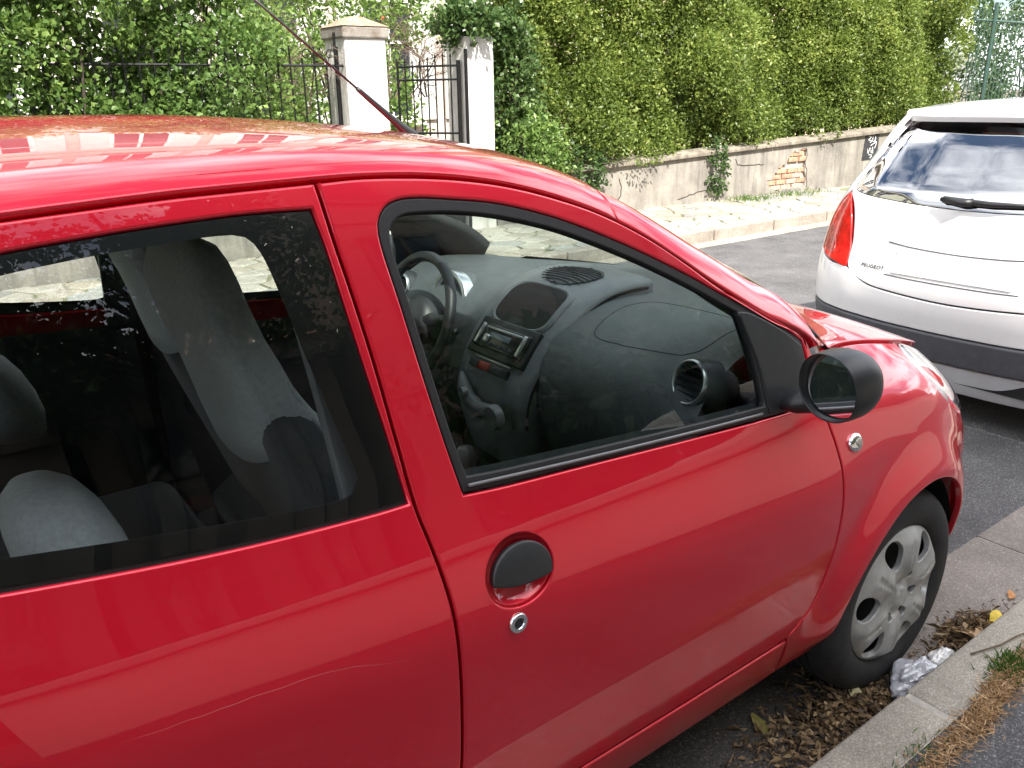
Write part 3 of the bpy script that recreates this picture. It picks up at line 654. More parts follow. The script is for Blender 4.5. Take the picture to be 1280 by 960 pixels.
panel('rear_frame_trim', q_ring, SM(.022), TRIM, car, [offset(Q_CLEAR, -.004)], .02, .002, 0, both=True)
RAILM = mat('rail_trim', (.055, .060, .064), .65, vary=.12, vscale=30, bump=.15, bscale=600)
for fl in (False, True):
    V = []; xs_ = np.linspace(-2.3, -.30, 90)
    for x_ in xs_:
        p0 = side(np.array([x_]), np.array([zg(x_)-.048]), .028)[0]; p1 = top(np.array([x_]), np.array([ws_edge(x_)+.036+.085*float(sstep(-.85, -.30, x_))]), -.024)[0]
        w_ = float(sstep(-.95, -.75, x_)); nn = np.array([-.25*w_, .75, -.62]); nn /= np.linalg.norm(nn)
        for t in np.linspace(0, 1, 7): V.append(p0*(1-t)+p1*t+nn*(.020*math.sin(math.pi*t)))
        V.append(top(np.array([x_]), np.array([ws_edge(x_)+.004]), -.016)[0])
    b = MB(); b.add(V, [(i*8+j, i*8+j+1, (i+1)*8+j+1, (i+1)*8+j) for i in range(89) for j in range(7)]); (mirror_mb(b) if fl else b).build('rail_trim', RAILM, car, smooth=True)
# dashboard: lofted profile across the car
def dash_rows(x_shift=0.0):
    rows = []
    for y in np.linspace(.16, 1.44, 60):
        k = ((y-.8)/.6)**2; xw = float(ws_bot(y))-.012; zw = float(hood(np.array([xw]), np.array([y]))[0, 2])+.020
        bul = .03*math.exp(-((y-.42)/.20)**2)
        pr = [(xw, zw), (xw-.06, zw*.55+.982*.45), (-.22-.05*k, .990), (-.42-.02*k, 1.000), (-.50, .985), (-.565-bul*.5, .952), (-.615-bul, .905), (-.645-bul, .85), (-.650-bul, .78), (-.625-bul, .69), (-.57, .60), (-.48, .52), (-.40, .46)]
        rows.append([(p[0], y, p[1]) for p in curve(pr, .02 if False else .03)[:]])
    n = min(len(r) for r in rows)
    out = []
    for y, r in zip(np.linspace(.16, 1.44, 60), rows):
        r = np.array(r); d = np.concatenate([[0], np.cumsum(np.linalg.norm(np.diff(r, axis=0), axis=1))]); g = np.linspace(0, d[-1], 40)
        out.append(np.stack([np.interp(g, d, r[:, i]) for i in range(3)], 1))
    return out
DR = dash_rows(); nr = len(DR[0])
b = MB(); b.add([tuple(p) for r in DR for p in r], [(i*nr+j, (i+1)*nr+j, (i+1)*nr+j+1, i*nr+j+1) for i in range(len(DR)-1) for j in range(nr-1)])
dash = b.build('dashboard', DASH, car, smooth=True)
# helper: point on dash by (y, arc fraction)
def dash_pt(y, f, lift=0.0):
    fi = (y-.16)/(1.44-.16)*59; i = int(np.clip(fi, 0, 58)); w = fi-i; fj = f*(nr-1); j = int(np.clip(fj, 0, nr-2)); v = fj-j
    A, B, C, D = DR[i][j], DR[i+1][j], DR[i][j+1], DR[i+1][j+1]
    p = A*(1-w)*(1-v)+B*w*(1-v)+C*(1-w)*v+D*w*v; n = np.cross(C-A, B-A); n = n/np.linalg.norm(n)
    if n[2] < 0 and n[0] > 0: n = -n
    return p+n*lift
# find arc fraction giving x = value
def dash_f(y, x):
    fs = np.linspace(0, .62, 200); return fs[np.argmin([abs(dash_pt(y, f)[0]-x) for f in fs])]
def dash_loop(name, pts, r, m, lift=.001):
    b = MB(); b.tube([dash_pt(y, dash_f(y, x), lift) for (x, y) in pts], r, 6, closed=True); return b.build(name, m, dash, smooth=True)
lid = curve([(-.575, .53), (-.56, .30), (-.53, .255), (-.44, .25), (-.35, .27), (-.335, .32), (-.35, .52), (-.39, .555), (-.52, .56)], .02, True)
dash_loop('airbag_lid_seam', lid, .0012, mat('seam_black', (.012, .012, .012), .8, vary=.1), .0)
# centre console
CP = [(-.27, 1.004), (-.36, 1.008), (-.44, 1.000), (-.52, .968), (-.575, .922), (-.630, .862), (-.668, .800), (-.680, .740), (-.672, .66), (-.64, .56)]
cc = curve(CP, .02)
def con(d, y):
    L_ = np.concatenate([[0], np.cumsum(np.linalg.norm(np.diff(cc, axis=0), axis=1))]); x = np.interp(d, L_, cc[:, 0]); z = np.interp(d, L_, cc[:, 1])
    x2 = np.interp(d+.01, L_, cc[:, 0]); z2 = np.interp(d+.01, L_, cc[:, 1]); t = Vector((x2-x, 0, z2-z)).normalized(); n = Vector((t.z, 0, -t.x)); 
    if n.z < 0 and n.x > 0: n = -n
    return Vector((x, y, z))+n*.022, t, n
CL = float(np.sum(np.linalg.norm(np.diff(cc, axis=0), axis=1)))
V = []; yy = [(.640, -.075), (.643, -.012), (.654, -.001), (.70, .004), (.8, .007), (.9, .004), (.946, -.001), (.957, -.012), (.960, -.075)]
ds = np.linspace(0, CL, 40)
for d in ds:
    w = 1.0+0.10*math.sin(min(1, d/.3)*math.pi*.5)-.15*max(0, (d-.3))/.2
    for y, h in yy:
        p, t, n = con(d, .8+(y-.8)*w); V.append(p+n*h)
k = len(yy); b = MB(); b.add(V, [(i*k+j, (i+1)*k+j, (i+1)*k+j+1, i*k+j+1) for i in range(39) for j in range(k-1)])
console = b.build('centre_console', CONSOLE, dash, angle=48)
for sd in (.642, .958):
    b = MB(); pts = []
    for d in np.linspace(.02, CL*.8, 30):
        w = 1.0+0.10*math.sin(min(1, d/.3)*math.pi*.5)-.15*max(0, (d-.3))/.2; p, t, n = con(d, .8+(sd-.8)*w); pts.append(p+n*(-.019))
    b.tube(pts, .004, 6); b.build('console_gap', mat('gap_black', (.006, .006, .006), .9, vary=.1), console, smooth=True)
def con_d(x): 
    g = np.linspace(0, CL, 400); return g[np.argmin([abs(con(d, .8)[0].x-x) for d in g])]
def con_box(name, d, y, ld, ly, h, m, lift=0.0, bevel=.003, parent=None):
    p, t, n = con(d, y); M_ = Matrix((t, Vector((0, 1, 0)), n)).transposed(); b = MB(); b.box(p+n*(lift+h/2-.006), (ld, ly, h+.012), M_)
    return b.build(name, m, parent or console, bevel=bevel, angle=50)
# demister grille: a leaf-shaped patch of fine bars
gd = con_d(-.405)
for i in range(11):
    v = (i-5)/5; ln = .052*math.sqrt(max(0, 1-v*v))+.006; p, t, n = con(gd+v*.060, .8); b = MB()
    b.tube([con(gd+v*.060+.012*s*s, .8+s*ln*1.6)[0]+con(gd+v*.060+.012*s*s, .8)[2]*.0105 for s in np.linspace(-1, 1, 9)], .0016, 5); b.build('grille_bar', BLACK, console, smooth=True)
p, t, n = con(gd, .8); b = MB(); N_ = 36; rg = [[con(gd+.066*k1*math.cos(a), .8+.088*k1*math.sin(a))[0]+con(gd+.066*k1*math.cos(a), .8)[2]*.0090 for a in np.linspace(0, 2*math.pi, N_, endpoint=False)] for k1 in (1, .5, .02)]; b = loft(rg); b.build('grille_mesh', DASHD, console)
# storage bin: its shaded hollow is a flat black patch inside the rim
bd = con_d(-.556); p, t, n = con(bd, .8)
def rr(lx, ly, k=4.0, N_=40): 
    o = []
    for a in np.linspace(0, 2*math.pi, N_, endpoint=False):
        c, s = math.cos(a), math.sin(a); o.append((lx*math.copysign(abs(c)**(2/k), c), ly*math.copysign(abs(s)**(2/k), s)))
    return o
out = rr(.068, .112)
def cpt(d, y, h): p_, t_, n_ = con(d, y); return p_+n_*h
rings = [[cpt(bd+u*k1, .8+v*k1, h) for u, v in out] for k1, h in ((1.10, .004), (1.06, .011), (1.01, .0135), (.97, .0115), (.95, .0095))]
loft(rings, False).build('storage_rim', CONSOLE, console, smooth=True)
b = MB(); rg = [[cpt(bd+u*k1, .8+v*k1, .0097) for u, v in out] for k1 in (.96, .5, .02)]; loft(rg, True).build('bin_shade_patch', mat('bin_shade_black', (.005, .005, .006), .8, vary=.1), console)
# radio
rd = con_d(-.636)+.004
con_box('radio_surround', rd, .8, .104, .236, .010, BLACK, .004)
rad = con_box('radio', rd, .8, .066, .206, .014, mat('radio_black', (.016, .017, .018), .25, vary=.1), .006)
for s in (-1, 1): con_box('radio_end', rd, .8+s*.088, .058, .012, .006, SILVER, .0195, .002, rad)
con_box('radio_slot', rd-.021, .8, .006, .150, .004, SILVER, .0185, .001, rad)
con_box('radio_display', rd-.004, .805, .016, .085, .002, mat('display', (.16, .20, .22), .1, vary=.15), .0205, .001, rad)
for i in range(6): con_box('radio_button', rd+.019, .745+i*.022, .009, .017, .004, DASHD, .019, .001, rad)
con_box('radio_dial', rd+.008, .855, .022, .022, .006, SILVER, .0195, .004, rad)
# hazard strip
hd = rd+.070
con_box('switch_strip', hd, .8, .024, .150, .008, BLACK, .006)
con_box('hazard_button', hd, .822, .022, .046, .006, mat('hazard_red', (.30, .012, .014), .4, vary=.15), .012)
for y in (.765, .868): con_box('switch', hd, y, .020, .036, .005, DASHD, .012)
con_box('strip_trim', hd-.017, .8, .003, .150, .003, SILVER, .010, .001)
# heater control: drooping arm with knobs
hk = hd+.055
pts = [con(hk-.028, .90)[0]+con(hk, .9)[2]*.02, con(hk+.0, .875)[0]+con(hk, .9)[2]*.024, con(hk+.024, .84)[0]+con(hk, .9)[2]*.028, con(hk+.036, .79)[0]+con(hk, .9)[2]*.03, con(hk+.030, .73)[0]+con(hk, .9)[2]*.032]
b = MB(); b.tube(pts, [.006, .018, .020, .021, .022], 14); b.build('heater_arm', mat('heater_grey', (.11, .115, .12), .5, vary=.1), console, smooth=True)
def knob(name, d, y, r, h, lift, m):
    p, t, n = con(d, y); q = n.to_track_quat('Z', 'Y').to_matrix(); b = MB(); b.lathe([(r, 0), (r, h*.7), (r*.9, h), (r*.6, h), (.0005, h*.92)], 28, 'z')
    b.V = [tuple(p+n*lift+q @ Vector(v)) for v in b.V]; return b.build(name, m, console, angle=40)
KN = mat('knob_grey', (.15, .155, .16), .45, vary=.1)
knob('fan_knob', hk+.03, .715, .033, .022, .030, KN); knob('heater_knob', hk+.004, .845, .014, .016, .038, KN)
# instrument pod and far round vent
def ring_disc(name, c, r_in, r_out, dep, m, parent, axis=(-1, 0, .25)):
    q = Vector(axis).normalized().to_track_quat('Z', 'Y').to_matrix(); b = MB(); b.lathe([(r_out, -dep), (r_out, 0), (r_out*.97, .005), ((r_in+r_out)/2, .007), (r_in*1.02, .005), (r_in, 0), (r_in*.98, -dep)], 40, 'z')
    b.V = [tuple(Vector(c)+q @ Vector(v)) for v in b.V]; return b.build(name, m, parent, smooth=True)
PODC = Vector((-.575, 1.17, .915)); ax = Vector((-1, 0, .22)).normalized(); qx = ax.to_track_quat('Z', 'Y').to_matrix()
b = MB(); b.lathe([(.085, 0.0), (.092, -.005), (.094, -.05), (.090, -.10), (.078, -.15), (.05, -.19), (.001, -.21)], 40, 'z'); b.V = [tuple(PODC+qx @ Vector(v)) for v in b.V]; pod = b.build('instrument_pod', DASH, dash, smooth=True)
ring_disc('pod_ring', PODC, .074, .094, .03, SILVER, pod, ax)
b = MB(); b.lathe([(.075, -.018), (.03, -.02), (.0005, -.02)], 36, 'z'); b.V = [tuple(PODC+qx @ Vector(v)) for v in b.V]; b.build('speedometer', mat('dial', (.05, .05, .052), .3, col2=(.16, .15, .15), vscale=40), pod)
def round_vent(c, flip=1):
    a = Vector((-1, -.12*flip, .30)).normalized(); q = a.to_track_quat('Z', 'Y').to_matrix()
    b = MB(); b.lathe([(.045, 0), (.052, -.004), (.056, -.03), (.05, -.09), (.001, -.10)], 32, 'z'); b.V = [tuple(Vector(c)+q @ Vector(v)) for v in b.V]; v0 = b.build('side_vent', DASHD, dash, smooth=True)
    ring_disc('vent_ring', c, .041, .048, .02, SILVER, v0, a)
    for i in range(7):
        z = (i-3)*.0115; w = math.sqrt(.041**2-z*z); b = MB(); b.box((0, z, -.006), (2*w, .0022, .014)); b.V = [tuple(Vector(c)+q @ Vector(v)) for v in b.V]; b.build('vent_slat', BLACK, v0)
    b = MB(); b.lathe([(.041, -.02), (.0005, -.02)], 24, 'z'); b.V = [tuple(Vector(c)+q @ Vector(v)) for v in b.V]; b.build('vent_duct', mat('duct_black', (.004, .004, .004), .8, vary=.1), v0)
round_vent((-.614, .205, .935), -1); round_vent((-.605, 1.405, .925), 1)
# steering wheel
SWC = Vector((-.700, 1.17, .888)); sx_ = Vector((-1, 0, .42)).normalized(); qs = sx_.to_track_quat('Z', 'Y').to_matrix()
LEATH = mat('steering_rubber', (.022, .023, .025), .45, vary=.15, vscale=40, bump=.1, bscale=300)
b = MB(); b.tube([SWC+qs @ Vector((.182*math.cos(a), .182*math.sin(a), 0)) for a in np.linspace(0, 2*math.pi, 56, endpoint=False)], .0155, 12, closed=True); sw = b.build('steering_wheel', LEATH, car, smooth=True)
b = MB(); b.lathe([(.001, .012), (.045, .008), (.068, -.006), (.070, -.04), (.05, -.09), (.035, -.16)], 32, 'z'); b.V = [tuple(SWC+qs @ Vector(v)) for v in b.V]; b.build('steering_hub', LEATH, sw, smooth=True)
dwn = qs.inverted() @ Vector((0, 0, -1)); a_d = math.atan2(dwn.y, dwn.x)
for da in (-100, 100, 0):
    a = a_d+R_(da); b = MB(); b.tube([SWC+qs @ Vector((r*math.cos(a), r*math.sin(a), h)) for r, h in ((.05, -.02), (.1, -.016), (.15, -.006), (.178, 0))], [.022, .017, .013, .012], 10); b.build('spoke', LEATH, sw, smooth=True)
b = MB(); b.tube([SWC+Vector((.07, -.02, -.03)), SWC+Vector((.05, -.13, -.02)), SWC+Vector((.045, -.16, -.015))], [.008, .007, .010], 10); b.build('control_stalk', BLACK, sw, smooth=True)
# gear lever
b = MB(); b.tube([(-.74, .80, .36), (-.76, .80, .50), (-.775, .80, .585)], [.045, .014, .010], 14); gl = b.build('gear_lever', TRIM, car, smooth=True)
b = MB(); b.lathe([(.012, 0), (.022, .012), (.026, .035), (.02, .055), (.001, .06)], 20, 'z', (-.775, .80, .575)); b.build('gear_knob', KN, gl, smooth=True)
# seats: one-piece backs with built-in headrest
def seat(yc, dx):
    def sect(z):
        t = (z-.50)/(1.30-.50)
        xb = np.interp(z, [.45, .60, .80, .92, 1.00, 1.09, 1.16, 1.23, 1.30], [-1.22, -1.275, -1.350, -1.395, -1.425, -1.450, -1.478, -1.495, -1.495])   # mid line
        dep = np.interp(z, [.45, .60, .80, .97, 1.10, 1.18, 1.25, 1.29, 1.302], [.06, .058, .055, .050, .045, .044, .040, .026, .006])
        hw = np.interp(z, [.45, .60, .80, .93, 1.03, 1.10, 1.18, 1.25, 1.29, 1.302], [.235, .245, .240, .225, .195, .168, .148, .138, .11, .05])
        bol = np.interp(z, [.45, .6, .85, .97, 1.06], [.05, .065, .070, .045, 0])
        ring = []
        for a in np.linspace(0, 2*math.pi, 40, endpoint=False):
            c, s = math.cos(a), math.sin(a); k = 3.0
            x = dep*math.copysign(abs(c)**(2/k), c); y = hw*math.copysign(abs(s)**(2/k), s)
            if c > 0: x += bol*max(0, (abs(y)/hw-.55)/.45)**1.5
            ring.append(Vector((xb+x+dx, yc+y, z)))
        return ring
    zz = [.45, .52, .6, .7, .8, .88, .95, 1.0, 1.05, 1.1, 1.15, 1.2, 1.24, 1.27, 1.29, 1.302]
    st = loft([sect(z) for z in zz]).build('front_seat', SEAT_D, car, smooth=True)
    # lighter upper cover, slightly proud, with curved lower hem
    rings = []
    for i, z in enumerate([.955, .99, 1.03, 1.07, 1.11, 1.15, 1.2, 1.24, 1.27, 1.291, 1.304]):
        r = sect(min(z, 1.302)); c = sum(r, Vector())/len(r); rr_ = []
        for v in r:
            d = v-c; ky = float(np.interp(z, [.955, .99, 1.03, 1.09], [.86, .90, .97, 1.05])); q = c+Vector((d.x*1.16, d.y*ky, 0)); 
            if i == 0: q.z += .05*min(1, abs(d.y)/.22)**2-.02
            elif i == 1: q.z += .03*min(1, abs(d.y)/.22)**2-.008
            elif i == 2: q.z += .015*min(1, abs(d.y)/.22)**2
            rr_.append(q)
        rings.append(rr_)
    loft(rings).build('headrest_cover', SEAT_L, st, smooth=True)
    for s in (-1, 1):
        b = MB(); pts = []
        for z in (.56, .65, .75, .85, .92, .98, 1.04, 1.09):
            r = sect(z); p = max([v for v in r if (v.y-yc)*s > 0], key=lambda v: v.x+abs(v.y-yc)*.6); pts.append(p+Vector((.002, s*.003, 0)))
        b.tube(pts, .0055, 8); b.build('seat_piping', SEAT_L, st, smooth=True)
    c = []
    for x, hw, z0, z1 in ((-1.34, .22, .36, .46), (-1.28, .24, .34, .50), (-1.1, .245, .34, .505), (-.95, .24, .36, .515), (-.87, .23, .38, .505), (-.845, .21, .41, .47)):
        ring = []
        for a in np.linspace(0, 2*math.pi, 32, endpoint=False):
            cs, sn = math.cos(a), math.sin(a); ring.append(Vector((x+dx, yc+hw*math.copysign(abs(cs)**.6, cs), (z0+z1)/2+(z1-z0)/2*math.copysign(abs(sn)**.6, sn))))
        c.append(ring)
    loft(c).build('seat_cushion', SEAT_D, st, smooth=True)
seat(.455, 0.0); seat(1.145, .07)
# rear bench with rounded light headrests
def rbx(name, c, d, m, parent, bev, rot=None):
    b = MB(); b.box(c, d, rot); return b.build(name, m, parent, bevel=bev, seg=4, smooth=True)
ry = Matrix.Rotation(R_(-18), 3, 'Y')
bench = rbx('rear_bench', (-1.90, .8, .62), (.15, 1.26, .56), SEAT_D, car, .05, ry)
rbx('bench_cushion', (-1.62, .8, .42), (.52, 1.26, .16), SEAT_D, bench, .05)
for yc in (.40, 1.20):
    rings = []
    for z, hx, hy in ((.80, .060, .10), (.84, .072, .135), (.88, .074, .145), (.92, .068, .135), (.955, .055, .108), (.978, .036, .07), (.988, .015, .03)):
        rings.append([Vector((-1.715-(z-.8)*.25+hx*math.copysign(abs(math.cos(a))**.8, math.cos(a)), yc+hy*math.copysign(abs(math.sin(a))**.8, math.sin(a)), z)) for a in np.linspace(0, 2*math.pi, 32, endpoint=False)])
    loft(rings).build('rear_headrest', SEAT_L, bench, smooth=True)
# seat-belt webbing on the far pillar and near pillar
for yy_, fl in ((0, False), (0, True)):
    cv = np.array([(-1.415, 1.30), (-1.412, 1.1), (-1.40, .9), (-1.38, .6)]); q = side(cv[:, 0], cv[:, 1], .065)
    V = [(p[0]-.024, p[1], p[2]) for p in q]+[(p[0]+.024, p[1]+.004, p[2]) for p in q]; b = MB(); b.add(V, [(i, i+1, 5+i, 4+i) for i in range(3)])
    (mirror_mb(b) if fl else b).build('seat_belt', mat('webbing', (.035, .036, .038), .8, vary=.2, vscale=200), car)
# sun visors and rear-view mirror
rbx('rear_view_mirror', (-.70, .80, 1.265), (.03, .22, .06), BLACK, car, .012)
for yc in (.48, 1.12): rbx('sun_visor', (-.90, yc, 1.335), (.15, .38, .016), LINER, car, .007, Matrix.Rotation(R_(8), 3, 'Y'))
# hairline scratch in the quarter panel
sc_ = curve([(-1.763, .826), (-1.695, .818), (-1.599, .811), (-1.504, .799), (-1.407, .767)], .02); sc_ = sc_+RNG.normal(0, .0008, sc_.shape)
b = MB(); b.tube(side(sc_[:, 0], sc_[:, 1], .0001), np.interp(np.linspace(0, 1, len(sc_)), [0, .3, .7, 1], [.0001, .0003, .00022, .0001]), 4); b.build('scratch', mat('scratch_pale', (.45, .12, .13), .7, vary=.2), qp)
# ---------------------------------------------------------------- ground, road, kerbs, pavements
def sheet(name, x0, x1, y0, y1, z, m, nx=2, ny=2):
    V = [(x, y, z) for x in np.linspace(x0, x1, nx) for y in np.linspace(y0, y1, ny)]
    F = [(i*ny+j, (i+1)*ny+j, (i+1)*ny+j+1, i*ny+j+1) for i in range(nx-1) for j in range(ny-1)]
    return link(name, mesh_np(name, V, F, False), m, kind='structure')
ASPH = aggregate('asphalt', (.105, .102, .104), (.28, .27, .26), 300, .35, .85, bump=.6)
ASPH2 = aggregate('pavement_asphalt', (.095, .092, .094), (.28, .27, .26), 320, .35, .9, bump=.7)
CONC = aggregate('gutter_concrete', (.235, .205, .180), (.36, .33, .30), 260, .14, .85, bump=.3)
DARK_CONC = aggregate('dark_concrete', (.060, .054, .048), (.16, .14, .12), 260, .3, .95, bump=.5)  # darker concrete for the slabs from the front wheel backwards
GRAN = aggregate('kerb_granite', (.32, .29, .24), (.48, .45, .39), 330, .22, .8, bump=.35)
FKERB = aggregate('far_kerb_stone', (.30, .26, .22), (.5, .46, .4), 140, .15, .85, bump=.3)
DIRT = aggregate('soil', (.14, .115, .085), (.3, .26, .2), 60, .3, .95, bump=.8)
MORTAR = mat('mortar', (.42, .39, .34), .95, vary=.2, vscale=25, bump=.3, bscale=120)
sheet('ground', -250, 250, -250, 250, -.03, DIRT)
sheet('road', -60, 90, .228, 4.60, 0, ASPH)
# near gutter: concrete slabs
gut = sheet('near_gutter', -60, 90, -.115, .224, .0015, MORTAR)
k = 0
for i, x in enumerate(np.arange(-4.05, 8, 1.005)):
    b = MB(); b.box((x+.5, .06, -.020), (.996, .334, .052)); o = b.build('gutter_slab', DARK_CONC if x+1 < .1 else CONC, gut, bevel=.004)
nk = sheet('near_kerb', -60, 90, -.222, -.110, .1165, MORTAR)
sheet_x = np.arange(-6.13, 12, 1.0)
for x in sheet_x:
    b = MB(); b.box((x+.5, -.160, .046), (.982, .122+random.uniform(-.003, .003), .150)); b.build('kerb_stone', GRAN, nk, bevel=.010, seg=3, angle=45)
sheet('near_pavement', -60, 90, -1.92, -.218, .115, ASPH2, 2, 2)
# far side: gutter, kerb, paving
sheet('far_gutter', -60, 90, 4.58, 4.80, .003, aggregate('far_gutter_stone', (.33, .29, .24), (.5, .45, .4), 90, .12, .85, bump=.3))
fk = sheet('far_kerb', -60, 90, 4.79, 4.93, .09, MORTAR)
for x in np.arange(-9, 22, 1.0):
    b = MB(); b.box((x+.5, 4.86, .05), (.985, .15, .146)); b.build('kerb_stone', FKERB, fk, bevel=.012, seg=2)
fp = sheet('far_pavement', -60, 90, 4.92, 6.9, .098, mat('paving_joint_sand', (.22, .20, .13), .95, col2=(.13, .16, .07), vscale=6, bump=.5, bscale=60))
# irregular paving stones (Voronoi cells shrunk to leave joints)
PAVE = [aggregate('paving_%s' % n, c, tuple(min(1, k*1.5) for k in c), 70, .10, .8, bump=.25) for n, c in (('warm', (.33, .295, .235)), ('grey', (.28, .275, .25)), ('pale', (.39, .36, .305)))]
def voronoi_cells(x0, x1, y0, y1, sx, sy, jit):
    pts = []
    nx, ny = int((x1-x0)/sx), int((y1-y0)/sy)
    for j in range(-1, ny+1):
        for i in range(-1, nx+1):
            pts.append((x0+(i+.5+.5*(j % 2))*sx+random.uniform(-jit, jit)*sx, y0+(j+.5)*sy+random.uniform(-jit, jit)*sy))
    P_ = np.array(pts); cells = []
    for p in P_:
        if not (x0 < p[0] < x1 and y0 < p[1] < y1): continue
        poly = [np.array(q) for q in ((p[0]-.6, p[1]-.6), (p[0]+.6, p[1]-.6), (p[0]+.6, p[1]+.6), (p[0]-.6, p[1]+.6))]
        for q in P_[np.argsort(((P_-p)**2).sum(1))[1:14]]:
            mid, d = (p+q)/2, q-p; out = []
            for a, c in zip(poly, poly[1:]+poly[:1]):
                da, dc = (a-mid)@d, (c-mid)@d
                if da <= 0: out.append(a)
                if da*dc < 0: out.append(a+(c-a)*da/(da-dc))
            poly = out
            if len(poly) < 3: break
        if len(poly) >= 3: cells.append(np.array(poly))
    return cells
cells = voronoi_cells(-3.2, 9.2, 4.95, 6.75, .31, .26, .24)
cells.sort(key=lambda c: (c[:, 0].mean()-1.5)**2); cells = cells[:296]
for c in cells:
    q = np.clip(offset(c, random.uniform(.008, .016)), [-9, 4.945], [99, 6.85]); n = len(q); h = .112+random.uniform(-.004, .006); q2 = offset(q, .012)
    V = [(x, y, .095) for x, y in q]+[(x, y, h-.008) for x, y in q]+[(x, y, h+random.uniform(-.003, .003)) for x, y in q2]
    F = [(r*n+i, r*n+(i+1) % n, (r+1)*n+(i+1) % n, (r+1)*n+i) for r in range(2) for i in range(n)]+[tuple(2*n+i for i in range(n))]
    link('paving_stone', mesh_np('paving_stone', V, F, False), random.choice(PAVE), fp)
sheet('garden', -60, 90, 6.85, 60, .10, DIRT)

# ---------------------------------------------------------------- far low wall with broken plaster
WX0, WX1 = 3.50, 12.4
def wy_(x): return 6.5-(x-4.4)*.06
def wz_(x): return .615+.037*(x-4.58)
def streaky(name, base, stain, dark, rough=.95, sc=2.2, amt=(.46, .72)):
    m = mat(name, base, rough, col2=stain, vscale=sc, bump=.5, bscale=40, detail=10); nt = m.node_tree; N = nt.nodes.new; L = nt.links.new; b = nt.nodes['Principled BSDF']
    src = b.inputs['Base Color'].links[0].from_socket; tc = N('ShaderNodeTexCoord'); mp = N('ShaderNodeMapping'); mp.inputs['Scale'].default_value = (5, 5, .55); L(tc.outputs['Object'], mp.inputs[0])
    nz = N('ShaderNodeTexNoise'); nz.inputs['Scale'].default_value = 1.6; nz.inputs['Detail'].default_value = 10; nz.inputs['Roughness'].default_value = .7; L(mp.outputs[0], nz.inputs['Vector'])
    rp = N('ShaderNodeValToRGB'); rp.color_ramp.elements[0].position = amt[0]; rp.color_ramp.elements[1].position = amt[1]; L(nz.outputs['Fac'], rp.inputs[0])
    mx = N('ShaderNodeMix'); mx.data_type = 'RGBA'; L(rp.outputs[0], mx.inputs[0]); L(src, mx.inputs[6]); mx.inputs[7].default_value = (*dark, 1); L(mx.outputs[2], b.inputs['Base Color']); return m
PLAST_OLD = mat('plaster', (.24, .21, .17), .95, col2=(.40, .355, .29), vscale=3.0, bump=.5, bscale=40, detail=10)
PLAST = streaky('plaster_streaked', (.215, .198, .172), (.37, .343, .298), (.14, .13, .115))
COPE = streaky('coping', (.20, .175, .14), (.33, .29, .23), (.10, .09, .07), sc=5)
wall = thing('garden_wall', 'low weathered plaster wall with crumbling brick patch under the clipped hedge', 'wall', (8, 6.3, .1))
def wmap(x, z): x = np.asarray(x, float); return np.stack([x, wy_(x)+.0*z, np.asarray(z, float)], -1)
hole = curve([(7.93, .19), (7.88, .30), (8.02, .36), (8.06, .44), (8.20, .50), (8.26, .60), (8.42, .66), (8.60, .68), (8.63, .55), (8.60, .42), (8.66, .30), (8.68, .19), (8.3, .17)], .05, True)
hole = hole+RNG.normal(0, .018, hole.shape)
wo = np.array([(WX0, .08), (WX1, .08), (WX1, wz_(WX1)), (WX0, wz_(WX0))]); wo = np.concatenate([curve([tuple(a)+(1,), tuple(b_)+(1,)], .2)[:-1] for a, b_ in zip(wo, np.roll(wo, -1, 0))])
panel('plaster_face', wo, wmap, PLAST, wall, [hole], .15, .006, .035)
BRK = [mat('brick_'+n, c, .9, vary=.3, vscale=18, bump=.4, bscale=90) for n, c in (('salmon', (.46, .25, .17)), ('orange', (.50, .29, .19)), ('pale', (.50, .36, .28)))]
b = MB()
for xa_, xb_ in zip(np.linspace(WX0, WX1, 12)[:-1], np.linspace(WX0, WX1, 12)[1:]):
    b.add([(xa_, wy_(xa_)+.034, .05), (xb_, wy_(xb_)+.034, .05), (xb_, wy_(xb_)+.034, wz_(xb_)-.002), (xa_, wy_(xa_)+.034, wz_(xa_)-.002), (xa_, wy_(xa_)+.26, .05), (xb_, wy_(xb_)+.26, .05), (xb_, wy_(xb_)+.26, wz_(xb_)-.002), (xa_, wy_(xa_)+.26, wz_(xa_)-.002)], [(0, 1, 2, 3), (5, 4, 7, 6), (3, 2, 6, 7)])
b.build('wall_core', MORTAR, wall)
for r in range(8):
    for i in range(5):
        x = 7.84+i*.215+(r % 2)*.1; z = .17+r*.073+.018
        if x+.1 > 8.72 or z > wz_(x)-.05 or random.random() < .12: continue
        b = MB(); b.box((x+random.uniform(-.006, .006), wy_(x)+.034+random.uniform(-.008, .010), z), (.198, .05, .060), Matrix.Rotation(random.uniform(-.02, .02)-.06, 3, 'Z')); b.build('brick', random.choice(BRK), wall, bevel=.006)
xe = np.arange(WX0, WX1, 1.1)
for a, c in zip(xe, np.append(xe[1:], WX1)):
    b = MB(); p0, p1 = (a+.004, wy_(a), wz_(a)), (c-.004, wy_(c), wz_(c)); V = []
    for p in (p0, p1): V += [(p[0], p[1]-.05, p[2]+.003), (p[0], p[1]-.05, p[2]+.05), (p[0], p[1]+.12, p[2]+.09), (p[0], p[1]+.29, p[2]+.05), (p[0], p[1]+.29, p[2]+.003)]
    b.add(V, [(i, (i+1) % 5, 5+(i+1) % 5, 5+i) for i in range(5)]+[(4, 3, 2, 1, 0), (5, 6, 7, 8, 9)]); b.build('coping_stone', COPE, wall, bevel=.008)
